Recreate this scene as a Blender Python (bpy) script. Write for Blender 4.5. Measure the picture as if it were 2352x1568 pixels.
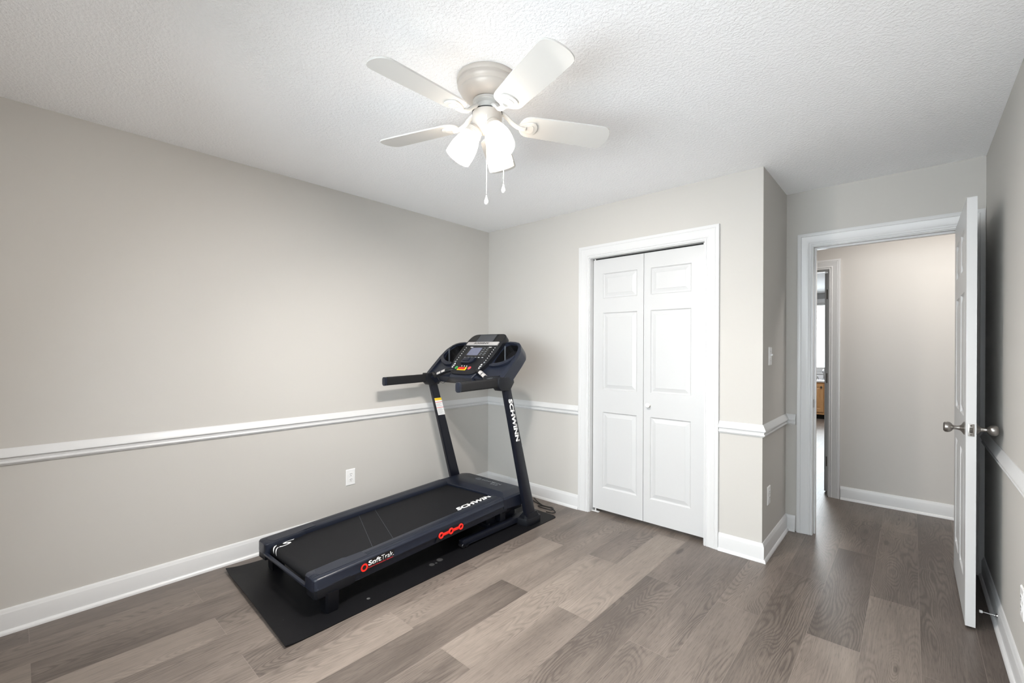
import bpy, bmesh, math, random
from mathutils import Vector, Matrix
from mathutils.geometry import tessellate_polygon
random.seed(7)
for _o in list(bpy.data.objects): bpy.data.objects.remove(_o)
SC = bpy.context.scene
COL = SC.collection
PI = math.pi
# ------------------------------------------------------------------ camera
F_PX, CY_PX = 1023.68, 801.6
YAW, PITCH, ROLL = 0.7314, -0.0007, 0.0041
CAM = Vector((3.0775, -3.0837, 1.3073))
_r = Vector((math.cos(YAW), math.sin(YAW), 0)); _f = Vector((-math.sin(YAW), math.cos(YAW), 0)); _z = Vector((0, 0, 1))
_fw = _f*math.cos(PITCH)+_z*math.sin(PITCH); _up = -_f*math.sin(PITCH)+_z*math.cos(PITCH)
_rt = _r*math.cos(ROLL)+_up*math.sin(ROLL); _u2 = -_r*math.sin(ROLL)+_up*math.cos(ROLL)
cd = bpy.data.cameras.new('camera'); cam = bpy.data.objects.new('camera', cd); COL.objects.link(cam)
cd.sensor_width = 36.0; cd.lens = F_PX/2352*36.0; cd.shift_y = (CY_PX-784)/2352; cd.clip_start = .02
M = Matrix((_rt, _u2, -_fw)).transposed().to_4x4(); M.translation = CAM; cam.matrix_world = M
SC.camera = cam
# ------------------------------------------------------------------ world, lights, exposure
SC.view_settings.view_transform = 'Standard'; SC.view_settings.look = 'None'
SC.view_settings.gamma = 1.0; SC.view_settings.exposure = 0.66; SC.view_settings.use_curve_mapping = False
SC.cycles.use_denoising = True; SC.cycles.max_bounces = 8; SC.cycles.diffuse_bounces = 6; SC.cycles.use_adaptive_sampling = True; SC.cycles.adaptive_threshold = .015
SC.cycles.sample_clamp_indirect = 8.0
W = bpy.data.worlds.new('daylight'); SC.world = W; W.use_nodes = True
W.node_tree.nodes['Background'].inputs[0].default_value = (.90, .95, 1.0, 1)
W.node_tree.nodes['Background'].inputs[1].default_value = 6.6
def area(name, loc, rot, sx, sy, power, color, spread=PI):
    l = bpy.data.lights.new(name, 'AREA'); l.shape = 'RECTANGLE'; l.size = sx; l.size_y = sy
    l.energy = power; l.color = color; l.spread = spread
    o = bpy.data.objects.new(name, l); o.location = loc; o.rotation_euler = rot; COL.objects.link(o); return o
# daylight entering through the window of the room behind the camera, the hall lamp, the far room's window and an added fill there
area('rear_window_daylight', (2.05, -3.42, 1.40), (math.radians(62), 0, 0), 2.2, .95, 28, (.86, .93, 1.0), math.radians(150))
area('hall_lamp_light', (3.35, 1.02, 2.42), (0, 0, 0), 1.2, .25, 12.0, (1.0, .955, .91))
area('far_window_daylight', (1.75, 7.52, 1.62), (math.radians(-65), 0, 0), 1.3, 1.2, 14, (.80, .89, 1.0), math.radians(150))
area('far_room_fill', (1.7, 5.2, 2.40), (0, 0, 0), .5, .5, 28, (1.0, .96, .9))  # added fill with no fixture, brightens the vanity and far room
FAN_EMIT = 4.6; BULB_W = 16.0
# ------------------------------------------------------------------ materials
def mat(name, col, rough=.5, metal=0.0, spec=.5, bump=None, emit=None, coat=0.0, trans=0.0):
    m = bpy.data.materials.new(name); m.use_nodes = True; nt = m.node_tree; b = nt.nodes['Principled BSDF']
    b.inputs['Base Color'].default_value = (*col, 1); b.inputs['Roughness'].default_value = rough
    b.inputs['Metallic'].default_value = metal; b.inputs['Specular IOR Level'].default_value = spec
    b.inputs['Coat Weight'].default_value = coat; b.inputs['Transmission Weight'].default_value = trans
    if emit: b.inputs['Emission Color'].default_value = (*emit[0], 1); b.inputs['Emission Strength'].default_value = emit[1]
    tc = nt.nodes.new('ShaderNodeTexCoord')
    n = nt.nodes.new('ShaderNodeTexNoise'); nt.links.new(tc.outputs['Object'], n.inputs['Vector'])
    n.inputs['Scale'].default_value = bump[0] if bump else 40; n.inputs['Detail'].default_value = 4
    bp = nt.nodes.new('ShaderNodeBump'); bp.inputs['Strength'].default_value = bump[1] if bump else .02
    bp.inputs['Distance'].default_value = bump[2] if bump else .001
    nt.links.new(n.outputs['Fac'], bp.inputs['Height']); nt.links.new(bp.outputs['Normal'], b.inputs['Normal'])
    return m
WALL = mat('greige_wall_paint', (.520, .504, .478), .75, spec=.25, bump=(260, .10, .0008))
HALLW = mat('hall_wall_paint', (.535, .515, .49), .75, spec=.25, bump=(260, .10, .0008))
TRIM = mat('white_semi_gloss_trim', (.635, .637, .64), .32, spec=.5)
DOORM = mat('white_door_paint', (.555, .558, .562), .38, spec=.5, bump=(350, .06, .0004))
DARK = mat('cavity_shade', (.01, .01, .01), .9)  # near black, the shade of the closet interior put into the colour
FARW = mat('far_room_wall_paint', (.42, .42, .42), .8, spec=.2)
BLADE = mat('white_fan_blade', (.62, .61, .59), .5)
FANM = mat('satin_white_metal', (.56, .52, .48), .42, metal=.1, bump=(500, .12, .0004))
NICK = mat('brushed_nickel', (.36, .34, .32), .32, metal=1.0)
DKMET = mat('dark_hinge_metal', (.10, .09, .08), .45, metal=.9)
CHROME = mat('chrome', (.6, .6, .6), .15, metal=1.0)
PLATE = mat('white_plastic', (.80, .80, .80), .35)
SLOT = mat('slot_black', (.02, .02, .02), .7)
PLAST = mat('slate_plastic', (.0085, .0115, .0215), .34, spec=.42, bump=(700, .25, .0006))
PLAST2 = mat('charcoal_plastic', (.0060, .0068, .0095), .42, spec=.32, bump=(700, .25, .0006))
STEEL = mat('black_painted_steel', (.0050, .0062, .0115), .38, spec=.34)
FOAM = mat('black_foam_grip', (.012, .012, .013), .85, spec=.25, bump=(900, .5, .001))
BELTM = mat('black_belt', (.0060, .0063, .0080), .62, spec=.22, bump=(1200, .6, .0006))
LIGHTTXT = mat('white_lettering', (.80, .80, .80), .5)
GREYTXT = mat('grey_lettering', (.22, .24, .26), .45)
REDP = mat('red_plastic', (.80, .02, .012), .35)
REDTXT = mat('red_lettering', (.70, .02, .02), .5)
BLACKP = mat('gloss_black', (.006, .006, .007), .3)
SILVER = mat('silver_plate', (.62, .60, .60), .35, metal=.5)
SCREEN = mat('grey_screen', (.13, .14, .20), .25)
YEL = mat('yellow_label', (.80, .55, .02), .5)
GRN = mat('green_button', (.08, .50, .10), .4)
PINK = mat('red_button', (.55, .05, .06), .4)
CORD = mat('black_cord', (.008, .008, .008), .45)
COUNTER = mat('pale_countertop', (.70, .70, .72), .2)
PULLM = mat('white_pull', (.85, .84, .82), .3)
GLASS = bpy.data.materials.new('window_glass'); GLASS.use_nodes = True
_nt = GLASS.node_tree; _o = _nt.nodes['Material Output']; _t = _nt.nodes.new('ShaderNodeBsdfTransparent'); _g = _nt.nodes.new('ShaderNodeBsdfGlossy'); _m = _nt.nodes.new('ShaderNodeMixShader'); _fr = _nt.nodes.new('ShaderNodeFresnel')
_g.inputs['Roughness'].default_value = .02; _t.inputs[0].default_value = (.95, .97, .96, 1)
_nt.links.new(_fr.outputs[0], _m.inputs[0]); _nt.links.new(_t.outputs[0], _m.inputs[1]); _nt.links.new(_g.outputs[0], _m.inputs[2]); _nt.links.new(_m.outputs[0], _o.inputs[0])
def shade_material(name, strength):
    m = bpy.data.materials.new(name); m.use_nodes = True; nt = m.node_tree
    b = nt.nodes['Principled BSDF']; b.inputs['Base Color'].default_value = (.9, .86, .80, 1); b.inputs['Roughness'].default_value = .3
    b.inputs['Emission Color'].default_value = (1.0, .87, .73, 1); b.inputs['Emission Strength'].default_value = strength
    return m
SHADE = shade_material('lit_frosted_glass', FAN_EMIT)
SHADERIM = shade_material('frosted_glass_rim', .55)

def ceiling_material():
    m = mat('knockdown_ceiling', (.92, .925, .94), .85, spec=.2); nt = m.node_tree; b = nt.nodes['Principled BSDF']
    tc = nt.nodes.new('ShaderNodeTexCoord')
    n1 = nt.nodes.new('ShaderNodeTexNoise'); n1.inputs['Scale'].default_value = 75; n1.inputs['Detail'].default_value = 3; n1.inputs['Roughness'].default_value = .6
    n2 = nt.nodes.new('ShaderNodeTexVoronoi'); n2.inputs['Scale'].default_value = 95
    for n in (n1, n2): nt.links.new(tc.outputs['Object'], n.inputs['Vector'])
    rmp = nt.nodes.new('ShaderNodeValToRGB'); rmp.color_ramp.elements[0].position = .42; rmp.color_ramp.elements[1].position = .62
    nt.links.new(n1.outputs['Fac'], rmp.inputs['Fac'])
    ad = nt.nodes.new('ShaderNodeMath'); ad.operation = 'MULTIPLY_ADD'; ad.inputs[1].default_value = .4
    nt.links.new(n2.outputs['Distance'], ad.inputs[0]); nt.links.new(rmp.outputs['Color'], ad.inputs[2])
    bp = nt.nodes.new('ShaderNodeBump'); bp.inputs['Strength'].default_value = .50; bp.inputs['Distance'].default_value = .0026
    nt.links.new(ad.outputs[0], bp.inputs['Height']); nt.links.new(bp.outputs['Normal'], b.inputs['Normal'])
    return m
CEIL = ceiling_material()

def floor_material():
    m = bpy.data.materials.new('grey_brown_vinyl_planks'); m.use_nodes = True; nt = m.node_tree; b = nt.nodes['Principled BSDF']
    N = lambda t: nt.nodes.new(t); L = nt.links.new
    def math_(op, a, b_=None, c=None):
        n = N('ShaderNodeMath'); n.operation = op
        for i, v in enumerate((a, b_, c)):
            if v is None: continue
            if isinstance(v, (int, float)): n.inputs[i].default_value = v
            else: L(v, n.inputs[i])
        return n.outputs[0]
    tc = N('ShaderNodeTexCoord'); sd = N('ShaderNodeAttribute'); sd.attribute_name = 'plank'
    sep = N('ShaderNodeSeparateColor'); L(sd.outputs['Color'], sep.inputs[0])   # r tone, g seed, b seed2
    off = N('ShaderNodeCombineXYZ'); L(math_('MULTIPLY', sep.outputs[1], 37.), off.inputs[0]); L(math_('MULTIPLY', sep.outputs[2], 53.), off.inputs[1]); L(math_('MULTIPLY', sep.outputs[1], 11.), off.inputs[2])
    def mapped(sx, sy):
        mp = N('ShaderNodeVectorMath'); mp.operation = 'MULTIPLY'; L(tc.outputs['Object'], mp.inputs[0]); mp.inputs[1].default_value = (sx, sy, 1)
        ad = N('ShaderNodeVectorMath'); ad.operation = 'ADD'; L(mp.outputs[0], ad.inputs[0]); L(off.outputs[0], ad.inputs[1]); return ad.outputs[0]
    def noise(vec, scale, detail=2., rough=.5, dist=0.):
        n = N('ShaderNodeTexNoise'); L(vec, n.inputs['Vector']); n.inputs['Scale'].default_value = scale
        n.inputs['Detail'].default_value = detail; n.inputs['Roughness'].default_value = rough; n.inputs['Distortion'].default_value = dist; return n.outputs['Fac']
    big = noise(mapped(7.5, 1.05), 1.0, 1.0, .4, .15)
    vo = N('ShaderNodeTexVoronoi'); L(mapped(4.6, 1.15), vo.inputs['Vector']); vo.inputs['Scale'].default_value = 1.0; vo.inputs['Randomness'].default_value = 1.0
    kn = N('ShaderNodeMapRange'); L(vo.outputs['Distance'], kn.inputs[0]); kn.inputs[1].default_value = .0; kn.inputs[2].default_value = .34; kn.inputs[3].default_value = 1.; kn.inputs[4].default_value = 0.
    knp = math_('POWER', kn.outputs[0], 2.0)
    field = math_('MULTIPLY_ADD', knp, .34, big)
    fineD = noise(mapped(70, 9), 1.0, 2.)
    field2 = math_('MULTIPLY_ADD', fineD, .016, field)
    ring = math_('SINE', math_('MULTIPLY', field2, 210.))
    ring = math_('MULTIPLY_ADD', ring, .5, .5)
    ringm = math_('POWER', ring, 2.2)
    msk = noise(mapped(3.0, .9), 1.3, 2.)
    mskr = N('ShaderNodeMapRange'); L(msk, mskr.inputs[0]); mskr.inputs[1].default_value = .42; mskr.inputs[2].default_value = .62
    ringm = math_('MULTIPLY', ringm, math_('MULTIPLY_ADD', mskr.outputs[0], .92, .08))
    streak = noise(mapped(170, 4.0), 1.0, 5., .75)
    pore = noise(mapped(520, 16), 1.0, 2., .5)
    porer = N('ShaderNodeMapRange'); L(pore, porer.inputs[0]); porer.inputs[1].default_value = .56; porer.inputs[2].default_value = .70; porer.inputs[3].default_value = 0.; porer.inputs[4].default_value = -.22
    patch = noise(mapped(5, 1.1), 1.0, 3., .6)
    v = math_('MULTIPLY_ADD', sep.outputs[0], .88, .10)
    v = math_('ADD', v, math_('MULTIPLY', ringm, -.19))
    v = math_('ADD', v, math_('MULTIPLY_ADD', streak, .55, -.275))
    v = math_('ADD', v, math_('MULTIPLY_ADD', patch, .70, -.35))
    core = N('ShaderNodeMapRange'); L(vo.outputs['Distance'], core.inputs[0]); core.inputs[1].default_value = .015; core.inputs[2].default_value = .075; core.inputs[3].default_value = -.60; core.inputs[4].default_value = 0.
    v = math_('ADD', v, core.outputs[0]); v = math_('ADD', v, porer.outputs[0])
    r = N('ShaderNodeValToRGB'); L(v, r.inputs['Fac']); e = r.color_ramp.elements
    e[0].position = 0.; e[0].color = (.072, .058, .050, 1); e[1].position = 1.; e[1].color = (.37, .313, .27, 1)
    k = e.new(.5); k.color = (.205, .171, .146, 1)
    L(r.outputs[0], b.inputs['Base Color'])
    b.inputs['Roughness'].default_value = .40; b.inputs['Specular IOR Level'].default_value = .42
    bp = N('ShaderNodeBump'); bp.inputs['Strength'].default_value = .12; bp.inputs['Distance'].default_value = .001
    L(v, bp.inputs['Height']); L(bp.outputs[0], b.inputs['Normal'])
    return m
FLOORM = floor_material()
SEAM = mat('plank_seam', (.24, .205, .18), .5)

def oak_material():
    m = mat('honey_oak', (.50, .27, .11), .4); nt = m.node_tree; b = nt.nodes['Principled BSDF']
    tc = nt.nodes.new('ShaderNodeTexCoord'); mp = nt.nodes.new('ShaderNodeMapping'); mp.inputs['Scale'].default_value = (30, 30, 2)
    n = nt.nodes.new('ShaderNodeTexNoise'); n.inputs['Detail'].default_value = 4
    nt.links.new(tc.outputs['Object'], mp.inputs[0]); nt.links.new(mp.outputs[0], n.inputs['Vector'])
    r = nt.nodes.new('ShaderNodeValToRGB'); r.color_ramp.elements[0].color = (.36, .18, .07, 1); r.color_ramp.elements[1].color = (.60, .35, .16, 1)
    nt.links.new(n.outputs['Fac'], r.inputs[0]); nt.links.new(r.outputs[0], b.inputs['Base Color']); return m
OAK = oak_material()

def mat_rubber():
    m = mat('black_pvc_mat', (.0035, .0035, .0045), .50, spec=.22, bump=(500, .6, .0008)); nt = m.node_tree; b = nt.nodes['Principled BSDF']
    tc = nt.nodes.new('ShaderNodeTexCoord')
    vo = nt.nodes.new('ShaderNodeTexVoronoi'); vo.inputs['Scale'].default_value = 26; nt.links.new(tc.outputs['Object'], vo.inputs['Vector'])
    mr = nt.nodes.new('ShaderNodeMapRange'); mr.inputs[1].default_value = .0; mr.inputs[2].default_value = .055; mr.inputs[3].default_value = 1; mr.inputs[4].default_value = 0
    nt.links.new(vo.outputs['Distance'], mr.inputs[0])
    n = nt.nodes.new('ShaderNodeTexNoise'); n.inputs['Scale'].default_value = 3; nt.links.new(tc.outputs['Object'], n.inputs['Vector'])
    mr2 = nt.nodes.new('ShaderNodeMapRange'); mr2.inputs[1].default_value = .52; mr2.inputs[2].default_value = .62; nt.links.new(n.outputs['Fac'], mr2.inputs[0])
    mu = nt.nodes.new('ShaderNodeMath'); mu.operation = 'MULTIPLY'; nt.links.new(mr.outputs[0], mu.inputs[0]); nt.links.new(mr2.outputs[0], mu.inputs[1])
    mx = nt.nodes.new('ShaderNodeMix'); mx.data_type = 'RGBA'; mx.inputs[6].default_value = (.0035, .0035, .0045, 1); mx.inputs[7].default_value = (.25, .25, .25, 1)
    acc = mu.outputs[0]
    for (px, py, rr, am) in ((.9135, -1.332, .021, .15), (.927, -1.403, .018, .15), (.975, -1.853, .010, .30), (.93, -1.372, .008, .2)):
        vd = nt.nodes.new('ShaderNodeVectorMath'); vd.operation = 'DISTANCE'; nt.links.new(tc.outputs['Object'], vd.inputs[0]); vd.inputs[1].default_value = (px, py, .0045)
        m3 = nt.nodes.new('ShaderNodeMapRange'); m3.inputs[1].default_value = rr*.8; m3.inputs[2].default_value = rr*1.05; m3.inputs[3].default_value = am; m3.inputs[4].default_value = 0
        nt.links.new(vd.outputs['Value'], m3.inputs[0]); ad_ = nt.nodes.new('ShaderNodeMath'); ad_.operation = 'MAXIMUM'; nt.links.new(acc, ad_.inputs[0]); nt.links.new(m3.outputs[0], ad_.inputs[1]); acc = ad_.outputs[0]
    nt.links.new(acc, mx.inputs[0]); nt.links.new(mx.outputs[2], b.inputs['Base Color']); return m
MATM = mat_rubber()
# ------------------------------------------------------------------ mesh helpers
def finish(name, bm, m, parent=None, smooth=True, ang=32):
    bmesh.ops.recalc_face_normals(bm, faces=bm.faces)
    me = bpy.data.meshes.new(name); bm.to_mesh(me); bm.free()
    if isinstance(m, (list, tuple)):
        for q in m: me.materials.append(q)
    else: me.materials.append(m)
    if smooth and len(me.polygons):
        me.polygons.foreach_set('use_smooth', [True]*len(me.polygons)); me.set_sharp_from_angle(angle=math.radians(ang))
    o = bpy.data.objects.new(name, me); COL.objects.link(o)
    if parent is not None: o.parent = parent
    return o
def tag(o, label=None, cat=None, group=None, kind=None):
    if label: o['label'] = label
    if cat: o['category'] = cat
    if group: o['group'] = group
    if kind: o['kind'] = kind
    return o
def empty(name, loc=(0, 0, 0), rz=0.0):
    o = bpy.data.objects.new(name, None); COL.objects.link(o); o.location = loc; o.rotation_euler = (0, 0, rz); o.empty_display_size = .1
    return o
def struct(name, bm, m, label, cat, smooth=False):
    return tag(finish(name, bm, m, None, smooth), label, cat, kind='structure')
ID = lambda a, b, c: Vector((a, b, c))
def box(bm, x0, x1, y0, y1, z0, z1, T=ID, bev=0.0, seg=2):
    vs = [bm.verts.new(T(x, y, z)) for z in (z0, z1) for y in (y0, y1) for x in (x0, x1)]
    fs = [bm.faces.new([vs[i] for i in q]) for q in ((0, 1, 3, 2), (4, 5, 7, 6), (0, 1, 5, 4), (2, 3, 7, 6), (0, 2, 6, 4), (1, 3, 7, 5))]
    if bev > 0:
        es = list({e for f in fs for e in f.edges})
        bmesh.ops.bevel(bm, geom=es, offset=bev, segments=seg, profile=.5, affect='EDGES', clamp_overlap=True)
def prism(bm, pts, w0, w1, T=ID, bev=0.0, seg=2, holes=()):
    """polygon (a,b) extruded between w0 and w1; T maps (a,b,w)"""
    loops = [list(pts)]+[list(h) for h in holes]
    tri = tessellate_polygon([[Vector((p[0], p[1], 0)) for p in l] for l in loops])
    flat = [p for l in loops for p in l]
    lo = [bm.verts.new(T(p[0], p[1], w0)) for p in flat]; hi = [bm.verts.new(T(p[0], p[1], w1)) for p in flat]
    faces = []
    if holes or len(pts) > 40:
        for t in tri:
            faces.append(bm.faces.new([hi[i] for i in t])); faces.append(bm.faces.new([lo[i] for i in reversed(t)]))
    else:
        faces.append(bm.faces.new(hi)); faces.append(bm.faces.new(lo[::-1]))
    k = 0
    sides = []
    for l in loops:
        n = len(l)
        for i in range(n):
            j = (i+1) % n
            sides.append(bm.faces.new([lo[k+i], lo[k+j], hi[k+j], hi[k+i]]))
        k += n
    if bev > 0 and not holes:
        top = faces[0]; bmesh.ops.bevel(bm, geom=list(top.edges)+list(faces[1].edges), offset=bev, segments=seg, profile=.5, affect='EDGES', clamp_overlap=True)
def lathe(bm, prof, T=ID, n=32, cap0=True, cap1=True):
    rings = []
    for r, z in prof:
        rings.append([bm.verts.new(T(r*math.cos(2*PI*i/n), r*math.sin(2*PI*i/n), z)) for i in range(n)])
    for a, b in zip(rings, rings[1:]):
        for i in range(n): bm.faces.new([a[i], a[(i+1) % n], b[(i+1) % n], b[i]])
    if cap0 and prof[0][0] > 1e-6: bm.faces.new(rings[0][::-1])
    if cap1 and prof[-1][0] > 1e-6: bm.faces.new(rings[-1])
def frame_of(d):
    d = d.normalized(); a = Vector((0, 0, 1)) if abs(d.z) < .9 else Vector((1, 0, 0))
    x = a.cross(d).normalized(); return x, d.cross(x).normalized(), d
def axisT(o, d):
    x, y, z = frame_of(Vector(d)); o = Vector(o)
    return lambda a, b, c: o+x*a+y*b+z*c
def tube(bm, pts, r, n=10, smooth=True, closed=False, flat=1.0):
    pts = [Vector(p) for p in pts]
    if smooth and len(pts) > 2:
        q = []
        P = [pts[0]]+pts+[pts[-1]]
        for i in range(1, len(P)-2):
            for k in range(6):
                t = k/6.; a, b, c, d = P[i-1], P[i], P[i+1], P[i+2]
                q.append(.5*((2*b)+(-a+c)*t+(2*a-5*b+4*c-d)*t*t+(-a+3*b-3*c+d)*t*t*t))
        q.append(pts[-1]); pts = q
    up = None; rings = []
    for i, p in enumerate(pts):
        d = (pts[min(i+1, len(pts)-1)]-pts[max(i-1, 0)]).normalized()
        if up is None: x, y, _ = frame_of(d); up = y
        y = (up-d*up.dot(d)).normalized(); x = y.cross(d); up = y
        rr = r[i] if isinstance(r, (list, tuple)) and len(r) == len(pts) else (r if not isinstance(r, (list, tuple)) else r[0])
        rings.append([bm.verts.new(p+x*rr*math.cos(2*PI*k/n)*flat+y*rr*math.sin(2*PI*k/n)) for k in range(n)])
    for a, b in zip(rings, rings[1:]):
        for i in range(n): bm.faces.new([a[i], a[(i+1) % n], b[(i+1) % n], b[i]])
    bm.faces.new(rings[0][::-1]); bm.faces.new(rings[-1])
def B(): return bmesh.new()
def text(name, body, T, x0, x1, y0, y1, m, parent, bold=0.0, shear=0.0, w=0.0006, lift=0.0):
    cu = bpy.data.curves.new(name, 'FONT'); cu.body = body; cu.size = 1; cu.offset = bold; cu.shear = shear; cu.resolution_u = 3
    to = bpy.data.objects.new(name+'_source', cu); COL.objects.link(to)
    dg = bpy.context.evaluated_depsgraph_get(); me = bpy.data.meshes.new_from_object(to.evaluated_get(dg))
    bpy.data.objects.remove(to)
    xs = [v.co.x for v in me.vertices]; ys = [v.co.y for v in me.vertices]; ax, bx, ay, by = min(xs), max(xs), min(ys), max(ys)
    bm = B(); bm.from_mesh(me); bpy.data.meshes.remove(me)
    r = bmesh.ops.extrude_face_region(bm, geom=list(bm.faces))
    ext = {g for g in r['geom'] if isinstance(g, bmesh.types.BMVert)}
    for v in bm.verts:
        a = x0+(v.co.x-ax)/(bx-ax)*(x1-x0); b = y0+(v.co.y-ay)/(by-ay)*(y1-y0)
        v.co = T(a, b, lift+(w if v in ext else 0.0))
    return finish(name, bm, m, parent, smooth=False)

# ------------------------------------------------------------------ room dimensions
H = 2.44; XB = 2.392; YD = .6825; XR = 3.3955; YR = -3.45; TH = .12
CX0, CX1, CZ = 1.145, 2.047, 2.040      # closet opening
DX0, DX1, DZ = 2.552, 3.305, 2.040      # bedroom doorway
HX0, HX1, HZ = 1.77, 2.530, 2.030       # doorway across the hall
HY = 1.77
# --- floor: individual vinyl planks
def floor():
    bm = B(); lay = bm.loops.layers.color.new('plank')
    PW = .1955; g = .0006
    tone = {(0, -1): .30, (0, 0): .25, (-1, 0): .34, (-1, -1): .60, (-2, -1): .25, (-2, -2): .66, (-3, -1): .36, (-3, 0): .45,
            (-4, -1): .52, (-4, -2): .50, (-5, -1): .45, (-5, -2): .42, (-6, -1): .42, (-6, -2): .36, (-7, -1): .72, (-7, -2): .55,
            (-8, -1): .50, (-8, -2): .70, (-8, -3): .50, (-9, -1): .55, (-9, -2): .28, (-10, -1): .50, (-10, -2): .68, (-10, -3): .72, (-11, -2): .50,
            (-13, -2): .50, (-13, -3): .62, (-15, -2): .55, (-15, -3): .55, (-16, -2): .35, (-16, -3): .40, (-14, -3): .42, (1, -1): .30, (1, 0): .25,
            (-1, 1): .50, (0, 1): .55, (-2, 0): .42, (-2, 1): .5, (-3, 1): .5}
    rnd = random.Random(3)
    faces_seam = []
    for j in range(-20, 10):
        x0, x1 = 3.11+PW*j, 3.11+PW*(j+1)
        ph = .56 if j % 2 == 0 else -.037
        for k in range(-4, 8):
            y0, y1 = ph+1.2*(k-0), ph+1.2*(k+1)
            if j % 2 == 0: kk = k+0
            else: kk = k
            if y1 < -3.5 or y0 > 8.2: continue
            t = tone.get((j, kk), rnd.uniform(.40, .62)); s1, s2 = rnd.random(), rnd.random()
            vs = [bm.verts.new((a, b, 0)) for a, b in ((x0+g, y0+g), (x1-g, y0+g), (x1-g, y1-g), (x0+g, y1-g))]
            f = bm.faces.new(vs); f.material_index = 0
            for l in f.loops: l[lay] = (t, s1, s2, 1)
    vs = [bm.verts.new(p) for p in ((-.9, -3.6, -.0006), (5.2, -3.6, -.0006), (5.2, 8.2, -.0006), (-.9, 8.2, -.0006))]
    f = bm.faces.new(vs); f.material_index = 1
    box(bm, -.9, 5.2, -3.6, 8.2, -.06, -.001)
    for f in bm.faces:
        if len(f.verts) == 4 and all(v.co.z < -.0005 for v in f.verts): f.material_index = 1
    me = bpy.data.meshes.new('floor'); bm.to_mesh(me); bm.free(); me.materials.append(FLOORM); me.materials.append(SEAM)
    o = bpy.data.objects.new('floor', me); COL.objects.link(o)
    tag(o, 'grey brown wood-look plank floor running through the room and hall', 'floor', kind='structure')
floor()
bm = B(); box(bm, -.9, 5.2, -3.6, 8.2, H, H+.06)
struct('ceiling', bm, CEIL, 'white ceiling with a knockdown texture above the room', 'ceiling')
# --- walls
def wall(name, x0, x1, y0, y1, m, label, z0=0, z1=H):
    bm = B(); box(bm, x0, x1, y0, y1, z0, z1); return struct(name, bm, m, label, 'wall')
def wall_open(name, axis, a0, a1, o0, o1, oz0, oz1, p0, p1, m, label):
    """wall spanning a0..a1 with one opening o0..o1 / oz0..oz1, thickness p0..p1; built as one mesh ring"""
    bm = B(); outer = [(a0, 0), (a1, 0), (a1, H), (a0, H)]
    T = (lambda a, b, w: Vector((a, w, b))) if axis == 'x' else (lambda a, b, w: Vector((w, a, b)))
    if oz0 <= 0:
        pts = [(a0, 0), (o0, 0), (o0, oz1), (o1, oz1), (o1, 0), (a1, 0), (a1, H), (a0, H)]
        prism(bm, pts, p0, p1, T, holes=()) if False else None
        for a, b, c, d in ((a0, o0, 0, H), (o1, a1, 0, H), (o0, o1, oz1, H)):
            if axis == 'x': box(bm, a, b, p0, p1, c, d)
            else: box(bm, p0, p1, a, b, c, d)
    else:
        for a, b, c, d in ((a0, o0, 0, H), (o1, a1, 0, H), (o0, o1, oz1, H), (o0, o1, 0, oz0)):
            if axis == 'x': box(bm, a, b, p0, p1, c, d)
            else: box(bm, p0, p1, a, b, c, d)
    return struct(name, bm, m, label, 'wall')
wall('wall_left', -TH, 0, YR-TH, TH, WALL, 'long greige wall on the left behind the treadmill')
wall_open('wall_back', 'x', 0, XB-TH, CX0, CX1, 0, CZ, 0, TH, WALL, 'greige back wall around the white closet door')
bm = B(); box(bm, XB-TH, XB, 0, YD, 0, H)
struct('wall_closet_side', bm, WALL, 'narrow greige return wall carrying the light switch', 'wall')
wall_open('wall_door', 'x', XB-TH, XR, DX0, DX1, 0, DZ, YD, YD+TH, WALL, 'greige wall around the open bedroom doorway')
wall('wall_right', XR, XR+TH, YR-TH, YD+TH, WALL, 'greige wall at the right edge behind the open door')
wall_open('wall_rear', 'x', 0, XR, .95, 3.15, .90, 1.90, YR-TH, YR, WALL, 'greige wall with the window, behind the viewer')
wall('wall_closet_back', 0, XB-TH, .68, .74, DARK, 'inside wall of the closet, coloured black to stand in for shade')  # painted black so the gaps around the closet leaves look shaded
wall_open('wall_hall', 'x', .6, 5.0, HX0, HX1, 0, HZ, HY, HY+TH, HALLW, 'warm beige hall wall seen through the doorway')
wall('wall_hall_end_left', .48, .6, .74, HY+TH, HALLW, 'end wall of the hall, out of sight on the left')
wall('wall_hall_end_right', 4.6, 4.72, YD+TH, HY, HALLW, 'end wall of the hall, out of sight on the right')
wall('wall_hall_near', XR+TH, 4.6, YD, YD+TH, HALLW, 'near side wall of the hall beyond the open door')
wall('wall_closet_hall', .6, XB-TH, .74, .80, HALLW, 'hall side of the closet wall')
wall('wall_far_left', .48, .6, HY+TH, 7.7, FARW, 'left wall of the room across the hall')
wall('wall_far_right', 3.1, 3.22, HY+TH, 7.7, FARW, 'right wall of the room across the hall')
wall_open('wall_far_back', 'x', .48, 3.22, 1.05, 2.45, .92, 2.24, 7.58, 7.7, FARW, 'grey wall around the bright far window')

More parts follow.
